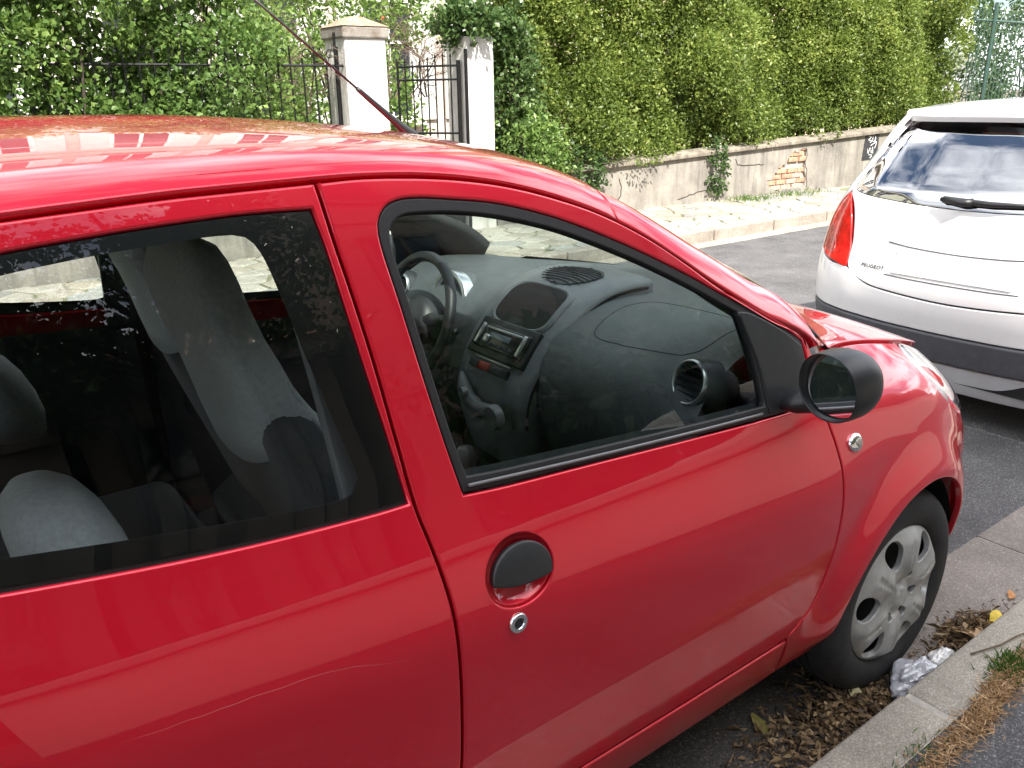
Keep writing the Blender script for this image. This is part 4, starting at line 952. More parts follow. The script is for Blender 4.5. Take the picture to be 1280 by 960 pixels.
# cracks standing out as dark gaps
CRK = mat('crack', (.05, .045, .04), 1, vary=.2)
for cr_ in ([(8.62, .70), (8.64, .60), (8.61, .50), (8.66, .40), (8.68, .25), (8.70, .16)], [(6.2, .18), (6.5, .24), (6.8, .27), (6.95, .31)], [(7.2, .62), (7.24, .55), (7.5, .52), (7.75, .53)], [(10.3, .42), (10.7, .40), (11.2, .45)], [(5.2, .2), (5.26, .35), (5.22, .5)]):
    b = MB(); pts = curve(cr_, .05); pts = pts+RNG.normal(0, .006, pts.shape); b.tube([(x, wy_(x)-.001, z) for x, z in pts], .006, 5); b.build('crack', CRK, wall)
po = thing('graffiti_poster', 'small black sheet with white scribbles pasted on the low plaster wall', 'poster', (10.07, 6.15, .6))
def pmap(x, z): return wmap(x, z)-[0, .008, 0]
b = MB(); pq = [(9.93, .84), (10.25, .83), (10.26, .42), (10.20, .40), (10.17, .46), (9.90, .46)]
b.add([(x, wy_(x)-.009, z) for x, z in pq]+[(x, wy_(x)-.002, z) for x, z in pq], [(0, 1, 2, 3, 4, 5)]+[(i, 6+i, 6+(i+1) % 6, (i+1) % 6) for i in range(6)]); b.build('sheet', mat('poster_black', (.03, .03, .034), .8, vary=.4, vscale=12), po)
WP = mat('white_marker', (.62, .62, .62), .7, vary=.1)
for ln in ([(9.99, .80), (10.06, .79), (10.00, .74), (10.08, .73), (10.04, .70)], [(10.10, .80), (10.10, .72), (10.15, .73), (10.16, .80), (10.17, .70)], [(10.06, .66), (10.14, .69), (10.20, .71), (10.17, .62)], [(10.00, .62), (10.02, .55), (10.06, .63), (10.10, .55), (10.12, .64), (10.14, .54)], [(10.04, .53), (10.12, .52), (10.08, .48)]):
    b = MB(); q = curve(ln, .015); b.tube([(x, wy_(x)-.011, z) for x, z in q], .006, 4); b.build('scribble', WP, po)

# ---------------------------------------------------------------- gate pillars, gate, railings
PWH = streaky('white_render', (.78, .76, .72), (.66, .64, .60), (.30, .28, .25), .9, 4.5, (.50, .76))
PGR = mat('weathered_cap', (.33, .31, .28), .95, col2=(.17, .14, .11), vscale=7, bump=.5, bscale=60, detail=10)
def pillar(x0, x1, y0, y1, zt, label, cap=True):
    p = thing('gate_pillar', label, 'pillar', ((x0+x1)/2, (y0+y1)/2, .1), 'gate pillars'); b = MB()
    b.box(((x0+x1)/2, (y0+y1)/2, (.08+zt)/2), (x1-x0, y1-y0, zt-.08)); b.build('shaft', PWH, p, bevel=.012, seg=2)
    if cap:
        b = MB(); b.box(((x0+x1)/2, (y0+y1)/2, zt+.045), (x1-x0+.05, y1-y0+.05, .10)); b.build('cap', PGR, p, bevel=.015)
        cx, cy, h = (x0+x1)/2, (y0+y1)/2, (x1-x0)/2+.03; b = MB()
        b.add([(cx-h, cy-h, zt+.097), (cx+h, cy-h, zt+.097), (cx+h, cy+h, zt+.097), (cx-h, cy+h, zt+.097), (cx-.05, cy-.05, zt+.19), (cx+.05, cy-.05, zt+.19), (cx+.05, cy+.05, zt+.19), (cx-.05, cy+.05, zt+.19)], [(0, 1, 5, 4), (1, 2, 6, 5), (2, 3, 7, 6), (3, 0, 4, 7), (4, 5, 6, 7)])
        b.build('cap_top', mat('mossy_cap', (.27, .16, .09), .95, col2=(.36, .30, .22), vscale=14, bump=.5, bscale=80), p)
    return p
pillar(1.80, 2.22, 6.50, 6.92, 1.98, 'tall white gate pillar with capped top behind the red car aerial')
pillar(3.10, 3.44, 6.48, 6.84, 2.02, 'white gate pillar overgrown with ivy at the end of the hedge', False)
IRON = mat('black_iron', (.014, .014, .015), .45, metal=.5, vary=.3, vscale=30, bump=.1, bscale=200)
def bar(parent, a, b_, r=.009, n=6, name='bar', m=IRON):
    t = MB(); t.tube([a, b_], r, n); return t.build(name, m, parent)
gate = thing('garden_gate', 'black wrought-iron gate leaf standing ajar between the white pillars', 'gate', (3.06, 6.55, .12))
GA = Vector((3.06, 6.56, 0)); GD = Vector((-.34, .52, 0)).normalized()
for i in range(9):
    p = GA+GD*(i*.085); zt = 1.80+.03*math.sin(i*.8); r = .022 if i == 0 else (.013 if i == 8 else .008)
    bar(gate, (p.x, p.y, .14), (p.x, p.y, zt), r, 8, 'gate_bar')
    if 0 < i < 8: b = MB(); b.lathe([(.001, .05), (.012, .015), (.004, 0)], 6, 'z', (p.x, p.y, zt)); b.build('finial', IRON, gate)
for z in (.22, .62, 1.10, 1.62, 1.75):
    p = GA; q = GA+GD*.68; bar(gate, (p.x, p.y, z), (q.x, q.y, z), .012, 6, 'gate_rail')
b = MB(); p = GA+GD*.34; b.box((p.x, p.y, .42), (.68, .012, .38), Matrix.Rotation(math.atan2(GD.y, GD.x), 3, 'Z')); b.build('gate_plate', IRON, gate)
gp = thing('gate_post', 'slim black iron gate post beside the ivy-covered white pillar', 'post', (3.085, 6.46, .1)); bar(gp, (3.085, 6.46, .1), (3.085, 6.46, 1.9), .018, 8, 'post')
rail = thing('iron_railing', 'black wrought-iron railing with scrolls left of the tall gate pillar', 'railing', (0, 6.55, .5))
for i, x in enumerate(np.arange(-4.0, 1.80, .115)):
    bar(rail, (x, 6.56, .5), (x, 6.56, 1.90 if i % 2 == 0 else 1.80), .008, 6, 'railing_bar')
for z in (.62, 1.10, 1.74): bar(rail, (-4.0, 6.56, z), (1.80, 6.56, z), .012, 6, 'rail')
bar(rail, (1.72, 6.545, .5), (1.72, 6.545, 2.02), .014, 8, 'railing_post')
for x in np.arange(-.4, 1.7, .23):
    b = MB(); b.tube([(x+(.055-.004*k)*math.cos(a), 6.55, 1.83+(.055-.004*k)*math.sin(a)) for k, a in enumerate(np.linspace(0, 4.2*math.pi/2, 12))], .006, 5); b.build('scroll', IRON, rail)
lw = thing('railing_wall', 'low pale wall carrying the iron railing left of the gate', 'wall', (-1, 6.6, .1)); b = MB(); b.box((-3.6, 6.62, .32), (10.7, .22, .44)); b.build('wall_body', PLAST, lw, bevel=.01)
ygw = thing('garden_step_wall', 'low yellowish brick wall seen through the open gateway', 'wall', (2.7, 8.2, .1))
YB = [mat('yellow_brick_'+n, c, .9, vary=.25, vscale=20, bump=.3, bscale=90) for n, c in (('a', (.42, .34, .20)), ('b', (.50, .42, .27)))]
b = MB(); b.box((2.9, 8.26, .5), (2.2, .18, .82)); b.build('mortar_core', MORTAR, ygw)
for r in range(8):
    for i in range(9):
        b = MB(); b.box((1.93+i*.228+(r % 2)*.11, 8.165+random.uniform(-.004, .004), .20+r*.098), (.216, .05, .088)); b.build('brick', random.choice(YB), ygw, bevel=.005)

# green metal fence far right
GRN = mat('green_fence_paint', (.045, .095, .075), .5, vary=.2, vscale=20)
gf = thing('green_fence', 'tall dark green vertical-bar metal fence beyond the hedge, far right', 'fence', (16, 5.95, .1))
FX0, FX1 = 12.45, 20.5
def fy_(x): return wy_(12.4)+.05-.03*(x-12.4)
for x in np.arange(FX0, FX1, .115): bar(gf, (x, fy_(x), .3), (x, fy_(x), 2.62), .009, 5, 'fence_bar', GRN)
for x in np.arange(FX0+.55, FX1, 2.3): bar(gf, (x, fy_(x)-.03, .1), (x, fy_(x)-.03, 2.72), .030, 8, 'fence_post', GRN)
for z in (.45, 2.45): bar(gf, (FX0, fy_(FX0)-.012, z), (FX1, fy_(FX1)-.012, z), .018, 6, 'fence_rail', GRN)
b = MB(); b.box((16.5, fy_(16.5)+.02, .25), (8.0, .2, .42)); b.build('plinth', PLAST, gf)

# ---------------------------------------------------------------- foliage
def leaf_mesh(name, C, D, size, aspect=.55, fold=.25):
    """one folded leaf per row: C base points, D directions; returns a mesh with per-leaf attribute v"""
    n = len(C); D = D/np.linalg.norm(D, axis=1)[:, None]; r = RNG.normal(size=(n, 3)); W = np.cross(D, r); W /= np.linalg.norm(W, axis=1)[:, None]+1e-9
    Nn = np.cross(W, D); s = size*RNG.uniform(.65, 1.25, n)[:, None]
    A = C; B = C+D*s*.5+W*s*aspect*.5+Nn*s*fold*.3; T = C+D*s-Nn*s*.10; E = C+D*s*.5-W*s*aspect*.5+Nn*s*fold*.3
    V = np.stack([A, B, T, E], 1).reshape(-1, 3); i = np.arange(n)[:, None]*4
    F = np.concatenate([i+[[0, 1, 2]], i+[[0, 2, 3]]], 0)
    me = bpy.data.meshes.new(name); me.vertices.add(len(V)); me.vertices.foreach_set('co', V.ravel())
    me.loops.add(len(F)*3); me.loops.foreach_set('vertex_index', F.ravel().astype(np.int32))
    me.polygons.add(len(F)); me.polygons.foreach_set('loop_start', np.arange(0, len(F)*3, 3, dtype=np.int32))
    me.update(calc_edges=True)
    return me
def set_v(me, v, per=4):
    at = me.attributes.new('v', 'FLOAT', 'POINT'); at.data.foreach_set('value', np.repeat(np.clip(v, 0, 1), per).astype(np.float32))
def fnoise(p, sc, seed=0):
    p = p*sc+seed; o = np.zeros(len(p))
    for k, (a, b_, c) in enumerate(((1, .7, 1.3), (-.8, 1.2, .9), (1.7, -1.1, .6), (.5, 2.1, -1.4), (-2.3, .6, 1.9))): o += np.sin(p[:, 0]*a*1.9+p[:, 1]*b_*2.1+p[:, 2]*c*2.0+k*2.3+seed)/(1+.25*k)
    return o/3.0
def sprigs(centers, outd, per, spread, size, aspect=.55, updrift=.35, fresh=None):
    n = len(centers); C = np.repeat(centers, per, 0); O = np.repeat(outd, per, 0)
    ax = O+RNG.normal(0, .35, (n, 3)).repeat(per, 0)+[0, 0, updrift]; ax /= np.linalg.norm(ax, axis=1)[:, None]
    t = np.tile(np.linspace(0, 1, per), n)[:, None]
    C = C+ax*t*spread+RNG.normal(0, spread*.16, C.shape); D = ax*.7+RNG.normal(0, .75, C.shape)
    tip = t[:, 0]; return C, D, tip
BARK = mat('bark', (.055, .043, .032), .95, vary=.4, vscale=30, bump=.5, bscale=60)
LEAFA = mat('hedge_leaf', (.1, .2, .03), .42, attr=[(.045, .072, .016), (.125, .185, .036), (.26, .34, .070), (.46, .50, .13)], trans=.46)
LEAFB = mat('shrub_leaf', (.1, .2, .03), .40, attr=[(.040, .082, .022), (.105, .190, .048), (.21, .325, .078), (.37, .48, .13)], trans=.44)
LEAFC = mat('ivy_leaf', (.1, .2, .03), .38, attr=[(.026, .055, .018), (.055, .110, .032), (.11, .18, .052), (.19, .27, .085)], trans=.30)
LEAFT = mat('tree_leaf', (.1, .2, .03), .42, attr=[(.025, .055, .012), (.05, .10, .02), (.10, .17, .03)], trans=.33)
def hedge(name, label, x0, x1, front, back, z0, ztop, dens, rad, per_blob, size, m, seed=0., aspect=.55, mean=.42, group='hedges', fill=1.0, loose=.0):
    """bushy clumps: leaves on the outer shells of many overlapping blobs, dark filler leaves behind"""
    h = thing(name, label, 'hedge', ((x0+x1)/2, front((x0+x1)/2)+.4, .1), group)
    H_ = ztop((x0+x1)/2)-float(z0(np.array([(x0+x1)/2]))[0]); nb = int((x1-x0)*H_*dens); LCs, LDs, vs = [], [], []
    for i in range(nb):
        x = RNG.uniform(x0, x1); zl, zh = float(z0(np.array([x]))[0]), ztop(x); z = RNG.uniform(zl, zh); r = RNG.uniform(*rad)
        pp = np.array([[x, 0, z]]); wob = float(fnoise(pp, 1.0, seed)[0])*.30+float(fnoise(pp, 2.6, seed+7)[0])*.20
        if loose and float(fnoise(pp, 1.9, seed+31)[0]) < -loose: continue
        if float(fnoise(pp, 4.6, seed+51)[0]) < -.55: continue
        y = front(x)+r*.55-wob+abs(RNG.normal(0, .07)); k = int(per_blob*(r/rad[1])**2)+6
        d = RNG.normal(size=(k, 3))+[0, -.55, .35]; d /= np.linalg.norm(d, axis=1)[:, None]
        C = np.array([x, y, z])+d*r*RNG.uniform(.72, 1.06, k)[:, None]*[1.15, 1, .9]; C[:, 2] = np.maximum(C[:, 2], zl-.04)
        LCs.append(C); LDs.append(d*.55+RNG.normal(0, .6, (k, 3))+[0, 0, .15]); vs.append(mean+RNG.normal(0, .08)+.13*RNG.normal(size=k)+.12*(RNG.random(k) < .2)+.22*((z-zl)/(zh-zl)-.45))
    nf = int((x1-x0)*H_*650*fill); x = RNG.uniform(x0, x1, nf); zz = np.array([float(z0(np.array([a_]))[0]) for a_ in x]); z = zz+(np.array([ztop(a_) for a_ in x])-zz)*RNG.random(nf)
    yy_ = np.array([front(a_) for a_ in x])+RNG.uniform(.22, .62, nf)
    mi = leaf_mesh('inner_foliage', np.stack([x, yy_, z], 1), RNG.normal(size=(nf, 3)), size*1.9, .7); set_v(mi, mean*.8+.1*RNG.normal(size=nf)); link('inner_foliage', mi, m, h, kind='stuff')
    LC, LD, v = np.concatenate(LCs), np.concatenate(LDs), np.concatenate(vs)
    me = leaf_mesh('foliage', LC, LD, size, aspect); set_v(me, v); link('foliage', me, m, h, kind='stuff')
    b = MB()
    for i in range(int((x1-x0)*5)):
        xx = random.uniform(x0+.1, x1-.1); yy = front(xx)+random.uniform(.18, .5); zb = z0(np.array([xx]))[0]; zt_ = ztop(xx)
        pts = [Vector((xx, yy, max(.1, zb-.3)))]
        for k in range(1, 6): pts.append(Vector((xx+random.uniform(-.10, .10)*k*.6, yy+random.uniform(-.06, .06)*k*.6, zb+(zt_-zb)*k/5.2)))
        b.tube(pts, [.018, .015, .012, .009, .006, .004], 5)
    b.build('branches', BARK, h, smooth=True, kind='stuff')
    return h
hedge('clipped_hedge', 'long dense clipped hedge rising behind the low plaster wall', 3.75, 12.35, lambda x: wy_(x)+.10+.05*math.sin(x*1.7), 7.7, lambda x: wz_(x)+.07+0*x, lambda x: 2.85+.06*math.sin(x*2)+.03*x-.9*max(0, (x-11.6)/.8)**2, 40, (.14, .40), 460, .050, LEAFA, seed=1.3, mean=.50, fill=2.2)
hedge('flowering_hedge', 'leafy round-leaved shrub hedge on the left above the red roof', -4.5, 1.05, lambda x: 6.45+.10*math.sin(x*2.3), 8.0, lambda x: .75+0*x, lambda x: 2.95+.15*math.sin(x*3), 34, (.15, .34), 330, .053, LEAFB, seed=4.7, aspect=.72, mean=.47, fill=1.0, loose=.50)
# small shrub in the gateway, and bushy plants
def bush(name, label, c, r, n, per, size, spread, m, mean=.42, group=None, aspect=.55, stem=True, hollow=.5, cat='shrub'):
    t = thing(name, label, cat, (c[0], c[1], .1), group)
    d = RNG.normal(size=(n, 3)); d /= np.linalg.norm(d, axis=1)[:, None]; rad = RNG.uniform(hollow, 1, n)**.6
    P_ = d*rad[:, None]; P_ *= (1+.22*fnoise(d, 2.4, c[0]))[:, None]; C = np.array(c)+P_*np.array(r)
    LC, LD, tip = sprigs(C, d, per, spread, size); me = leaf_mesh('crown', LC, LD, size, aspect)
    set_v(me, mean+.14*RNG.normal(size=len(LC))+.2*tip*RNG.random(len(LC))); link('crown', me, m, t, kind='stuff')
    if stem:
        b = MB()
        for i in range(7):
            a = Vector((c[0]+random.uniform(-.06, .06), c[1]+random.uniform(-.06, .06), .08)); e = Vector(c)+Vector((random.uniform(-.6, .6)*r[0], random.uniform(-.6, .6)*r[1], random.uniform(.1, .7)*r[2])); b.tube([a, (a+e)/2+Vector((random.uniform(-.05, .05), 0, .05)), e], [.025, .015, .006], 6)
        b.build('stems', BARK, t, smooth=True)
    return t
bush('gateway_shrub', 'bright green leafy shrub seen through the gateway between pillars', (2.85, 8.75, 1.35), (.95, .4, .75), 760, 9, .07, .16, LEAFB, .5)
bush('ivy_mound', 'glossy dark green ivy cresting the overgrown white gate pillar', (3.27, 6.64, 2.12), (.29, .25, .14), 260, 9, .062, .13, LEAFC, .45, aspect=.8, stem=False, cat='ivy')
bush('trailing_ivy', 'ivy spilling down beside the overgrown white pillar at the wall end', (3.78, 6.62, 1.35), (.24, .20, .95), 560, 9, .055, .14, LEAFC, .5, aspect=.75)
bush('low_bush', 'rounded light green bush at the foot of the overgrown pillar', (3.85, 6.34, .84), (.34, .24, .34), 340, 9, .055, .13, LEAFB, .5)
bush('wall_ivy', 'thin strand of ivy hanging down the plaster wall beside the brick patch', (6.84, 6.34, .55), (.11, .05, .34), 90, 8, .05, .10, LEAFC, .4, aspect=.75, stem=False, cat='ivy')
bush('wall_end_ivy', 'dark ivy clump hanging over the wall coping near the pillar', (4.55, 6.42, .60), (.30, .10, .28), 150, 8, .05, .12, LEAFC, .4, aspect=.75, stem=False, cat='ivy')
rose = bush('rose_shrub', 'loose green shrub with a few orange blooms behind the gate', (3.1, 8.9, 2.55), (1.3, .4, .55), 620, 8, .07, .18, LEAFB, .6, hollow=.2)
bush('railing_shrub', 'loose pale green shrub growing behind the iron railing left of the gate', (1.10, 7.6, 1.4), (.85, .45, 1.1), 900, 9, .065, .18, LEAFB, .5, hollow=.3)
for p in ((2.95, 8.15, 2.22), (3.12, 8.15, 2.30)):
    bl = MB()
    for k in range(7): bl.tube([Vector(p), Vector(p)+Vector((random.uniform(-.03, .03), random.uniform(-.03, .02), random.uniform(-.03, .03)))], [.013, .004], 5)
    bl.build('bloom', mat('orange_petal', (.65, .16, .06), .6, vary=.3, vscale=30), rose)
# leafless twiggy shrubs
def twigs(label, c, w, h, n, seed):
    t = thing('bare_shrub', label, 'shrub', (c[0], c[1], .1), 'bare twiggy shrubs'); rs = random.Random(seed); b = MB()
    def grow(p, d, l, r, lev):
        pts = [p]; q = p.copy()
        for k in range(4): d = (d+Vector((rs.gauss(0, .28), rs.gauss(0, .2), rs.gauss(0, .22)))).normalized(); q = q+d*l/4; pts.append(q.copy())
        b.tube(pts, [r, r*.9, r*.75, r*.6, r*.45], 4, cap=False)
        if lev: 
            for k in range(4): grow(pts[rs.randint(1, 4)], (d+Vector((rs.gauss(0, .8), rs.gauss(0, .5), rs.gauss(0, .6)))).normalized(), l*.62, r*.55, lev-1)
    for i in range(n): grow(Vector((c[0]+rs.uniform(-w, w)*.6, c[1]+rs.uniform(-.2, .2), c[2])), Vector((rs.uniform(-.7, .7), 0, 1)).normalized(), h*.5, .009, 3)
    b.build('twigs', mat('dry_twig', (.16, .115, .085), .95, vary=.3, vscale=20), t, smooth=True, kind='stuff')
twigs('tangle of bare brown twigs left of the capped white pillar', (1.30, 7.3, 1.3), .8, 1.5, 10, 3)
twigs('bare brown twigs arching between the two gate pillars', (2.95, 7.4, 1.45), .6, 1.1, 7, 5)

# dark shrubs behind the green fence
for i, (x, y, z, rx, rz) in enumerate(((14.2, 7.2, 1.5, 1.6, 1.7), (17.6, 7.2, 1.8, 1.7, 1.9))):
    bush('fence_shrub', ('dark shrub behind the green fence next to the hedge end', 'dark shrub behind the green fence at the right edge')[i], (x, y, z), (rx, .7, rz), 700, 9, .09, .25, LEAFC, .35, 'shrubs behind the green fence')

# ---------------------------------------------------------------- houses on both sides
PANE = mat('house_pane', (.03, .035, .04), .05, spec=.8, vary=.2, vscale=2)
FRAME = mat('house_frame', (.72, .70, .66), .5, vary=.08)
def house(label, x0, x1, yf, depth, H, wallm, sgn, cols, floors, trim, shutter=None, roofm=None, z0=.1, framem=None):
    """sgn = -1 front faces -y, +1 front faces +y"""
    h = thing('house', label, 'house', ((x0+x1)/2, yf, z0), None); b = MB(); b.box(((x0+x1)/2, yf-sgn*depth/2, z0+H/2), (x1-x0, depth, H)); b.build('wall', wallm, h)
    fh = H/floors; w = (x1-x0)/cols; ww, wh = min(1.15, w*.45), fh*.56
    for f_ in range(floors):
        for c in range(cols):
            cx = x0+w*(c+.5); cz = z0+fh*(f_+.55); b = MB(); y = yf+sgn*.02
            for (dx, dz, lx, lz) in ((0, wh/2, ww+.12, .10), (0, -wh/2, ww+.12, .10), (-ww/2, 0, .10, wh), (ww/2, 0, .10, wh), (0, 0, .06, wh), (0, wh*.15, ww, .05)): b.box((cx+dx, y, cz+dz), (lx, .08, lz))
            wo_ = b.build('window', framem or FRAME, h); b = MB(); b.box((cx, yf+sgn*.006, cz), (ww, .02, wh)); b.build('pane', PANE, wo_)
            b = MB(); b.box((cx, yf+sgn*.09, cz-wh/2-.08), (ww+.3, .2, .07)); b.build('sill', trim, wo_)
            if shutter is not None:
                for s in (-1, 1): b = MB(); b.box((cx+s*(ww/2+ww*.27), yf+sgn*.035, cz), (ww*.46, .05, wh+.05)); b.build('shutter', shutter, wo_)
    for f_ in range(1, floors): b = MB(); b.box(((x0+x1)/2, yf+sgn*.03, z0+fh*f_), (x1-x0, .06, .16)); b.build('string_course', trim, h)
    b = MB(); b.box(((x0+x1)/2, yf+sgn*.14, z0+H-.14), (x1-x0+.3, .28, .3)); b.build('cornice', trim, h)
    b = MB(); cy = yf-sgn*depth/2; e = .35
    b.add([(x0-e, yf+sgn*e, z0+H), (x1+e, yf+sgn*e, z0+H), (x1+e, yf-sgn*(depth+e), z0+H), (x0-e, yf-sgn*(depth+e), z0+H), (x0+1.5, cy, z0+H+2.0), (x1-1.5, cy, z0+H+2.0)], [(0, 1, 5, 4), (1, 2, 5), (2, 3, 4, 5), (3, 0, 4), (0, 3, 2, 1)]); b.build('roof', roofm, h)
    return h
CREAM = mat('cream_render', (.70, .60, .44), .9, vary=.12, vscale=1.2, bump=.2, bscale=30)
PINKW = mat('pale_pink_render', (.52, .44, .38), .9, vary=.12, vscale=1.2, bump=.2, bscale=30)
OCHRE = mat('green_grey_render', (.55, .56, .44), .9, vary=.12, vscale=1.2, bump=.2, bscale=30)
STONE = mat('stone_render', (.20, .18, .155), .9, vary=.2, vscale=1.5, bump=.3, bscale=30)
BROWNH = mat('brown_render', (.24, .20, .16), .9, vary=.2, vscale=1.5, bump=.3, bscale=30)
DKFR = mat('dark_frame', (.10, .08, .06), .6, vary=.1)
TRIMW = mat('stone_trim', (.62, .58, .50), .85, vary=.1, vscale=3)
TILE = mat('roof_tile', (.30, .13, .08), .85, vary=.3, vscale=6, bump=.3, bscale=30)
SLATE = mat('roof_slate', (.10, .105, .115), .6, vary=.2, vscale=6)
SHUT = mat('shutter_white', (.60, .60, .56), .6, vary=.1)
house('pale pink rendered house glimpsed behind the gate and hedges', -1.5, 9.0, 13.0, 8, 10.6, PINKW, -1, 5, 3, TRIMW, SHUT, TILE)
house('greenish cream house standing behind the left shrub hedge', -26, -3.5, 10.5, 8, 9.0, OCHRE, -1, 8, 3, TRIMW, None, SLATE)
house('cream rendered house standing behind the long hedge', 10.5, 24, 13.5, 8, 10.4, CREAM, -1, 6, 3, TRIMW, SHUT, TILE)
house('stone-coloured town house across the near pavement, behind the camera', -16, -.6, -7.6, 8, 11.0, STONE, 1, 7, 3, BROWNH, None, SLATE, framem=DKFR)
house('low brown garage house squeezed between the two near-side town houses', -.3, 2.9, -8.4, 7, 4.6, BROWNH, 1, 2, 1, BROWNH, None, TILE, framem=DKFR)
house('brown town house on the near side, ahead of the white car', 3.2, 24, -7.6, 8, 9.8, BROWNH, 1, 8, 3, BROWNH, None, SLATE, framem=DKFR)
# near pavement garden wall, seen as the pale band mirrored in the doors
NW = mat('near_wall_render', (.74, .69, .60), .9, vary=.1, vscale=2, bump=.2, bscale=40)
def nwall(x0, x1, label):
    w_ = thing('front_garden_wall', label, 'wall', ((x0+x1)/2, -2.0, .1), 'front garden walls'); b = MB(); b.box(((x0+x1)/2, -2.03, .59), (x1-x0, .22, 1.02)); b.build('wall_body', NW, w_, bevel=.01)
    b = MB(); b.box(((x0+x1)/2, -2.03, 1.140), (x1-x0+.06, .32, .07)); b.build('coping', TRIMW, w_, bevel=.012)
nwall(-1.88, 14, 'long pale garden wall along the near pavement, mirrored in the red door'); nwall(-12, -3.0, 'pale garden wall on the near pavement, beside the gap')
hedge('front_garden_hedge', 'dark evergreen hedge behind the long near garden wall, mirrored in the car windows', .6, 13.5, lambda x: -2.9, -2.4, lambda x: .3+0*x, lambda x: 2.05+.06*math.sin(x*2), 10, (.16, .30), 120, .085, LEAFC, seed=8.1, mean=.32, fill=.5)
hedge('front_garden_hedge', 'unseen dark hedge added behind the short near garden wall to darken a reflection', -11.5, -3.1, lambda x: -2.9, -2.4, lambda x: .3+0*x, lambda x: 2.4+.06*math.sin(x*2), 10, (.16, .30), 120, .085, LEAFC, seed=9.4, mean=.32, fill=.5)  # added out of view to darken what the wing mirror reflects
sheet('front_garden', -60, 90, -60, -1.93, .105, DIRT)
for i, (x, y, z, r) in enumerate(((-6.2, -4.2, 1.2, 1.5), (-2.6, -5.2, 1.0, 1.2), (10.5, -4.8, 1.2, 1.6))):
    bush('front_garden_bush', ('leftmost', 'middle', 'rightmost')[i]+' bush behind the near garden wall', (x, y, z), (r*1.3, .9, r*.75), 420, 9, .11, .3, LEAFT, .45, 'bushes behind the near garden wall')
def tree(label, x, y, h, r, seed):
    t = thing('street_tree', label, 'tree', (x, y, .1), 'trees on the near side'); rs = random.Random(seed); b = MB(); top_ = Vector((x, y, h))
    b.tube([(x, y, .1), (x+.05, y, h*.3), (x-.03, y+.05, h*.6)], [.17, .13, .09], 10); b.build('trunk', BARK, t, smooth=True); b = MB(); cs = []
    for i in range(26):
        a = rs.uniform(0, 2*math.pi); e = rs.uniform(.1, 1.2); L_ = r*rs.uniform(.5, 1.05); s = Vector((x, y, h*rs.uniform(.4, .62))); q = s+Vector((math.cos(a)*math.cos(e), math.sin(a)*math.cos(e), math.sin(e)))*L_
        b.tube([s, (s+q)/2+Vector((0, 0, .12)), q], [.05, .03, .01], 5); cs.append((q, rs.uniform(.35, .65)))
    b.build('limbs', BARK, t, smooth=True); P_ = []; D_ = []
    for q, rr_ in cs:
        d = RNG.normal(size=(60, 3)); d /= np.linalg.norm(d, axis=1)[:, None]; P_.append(np.array(q)+d*rr_*RNG.uniform(.3, 1, 60)[:, None]); D_.append(d)
    P_ = np.concatenate(P_); D_ = np.concatenate(D_); LC, LD, tip = sprigs(P_, D_, 8, .25, .12); me = leaf_mesh('crown', LC, LD, .12); set_v(me, .45+.16*RNG.normal(size=len(LC))); link('crown', me, LEAFT, t, kind='stuff')
tree('slender tree in the near front garden, mirrored in the rear side glass', .3, -6.4, 7.4, 2.3, 1)
# ---------------------------------------------------------------- white car ahead
wc = thing('white_car', 'white hatchback with red tail lamp parked nose-on ahead of the red car', 'car', (3.8, .87, 0))
WCY = .87
def wplan():
    half = [(5.85, .87), (5.84, 1.2), (5.75, 1.5), (5.55, 1.66), (5.2, 1.72), (4.6, 1.735), (3.2, 1.735), (2.6, 1.735), (2.35, 1.722), (2.18, 1.69), (2.05, 1.625), (1.965, 1.52), (1.915, 1.38), (1.885, 1.15), (1.88, .87)]
    p = half+[(x, 2*WCY-y) for x, y in half[::-1][1:]]; p = np.array(p); d = np.concatenate([[0], np.cumsum(np.linalg.norm(np.diff(p, axis=0), axis=1))])
    fx, fy = smooth1(d, p[:, 0], .035), smooth1(d, p[:, 1], .035); g = np.linspace(d[0], d[-1], 5000); X, Y = fx(g), fy(g)
    s = np.concatenate([[0], np.cumsum(np.hypot(np.diff(X), np.diff(Y)))]); i = np.argmin(np.abs(Y-WCY)+10*(X > 3)); s -= s[i]
    tx, ty = np.gradient(X, s), np.gradient(Y, s); L = np.hypot(tx, ty); return s, X, Y, -ty/L, tx/L
WS, WXp, WYp, WNX, WNY = wplan()      # s = 0 at the rear centre, negative towards the left (far) side
w_rear = smooth1([.1, .2, .3, .42, .52, .60, .66, .74, .86, .97, 1.03, 1.12, 1.25, 1.36, 1.42], [.10, .055, .03, .012, .0, .004, .016, .05, .075, .095, .118, .19, .30, .41, .50], .018)
w_side = smooth1([.1, .2, .3, .42, .55, .7, .85, .95, 1.05, 1.2, 1.33, 1.42], [.12, .07, .04, .015, 0, .0, .025, .070, .135, .215, .290, .365], .03)
def wside(u, z, off=0.0):
    u = np.asarray(u, float); z = np.asarray(z, float); x = np.interp(u, WS, WXp); y = np.interp(u, WS, WYp); nx = np.interp(u, WS, WNX); ny = np.interp(u, WS, WNY)
    w = sstep(.50, 1.12, np.abs(u)); ins = (1-w)*w_rear(z)+w*w_side(z)
    fr = sstep(3.55, 4.4, np.abs(u)); zt = np.interp(x, [4.3, 5.2, 5.7, 5.9], [1.1, .95, .8, .7]); ins = ins*(1-fr)+fr*(.01+.35*np.clip(z-zt+.12, 0, .5))
    return np.stack([x+nx*(ins+off), y+ny*(ins+off), z+0*x], -1)
def WM(off): return lambda u, z: wside(u, z, off)
def symm(p): return p
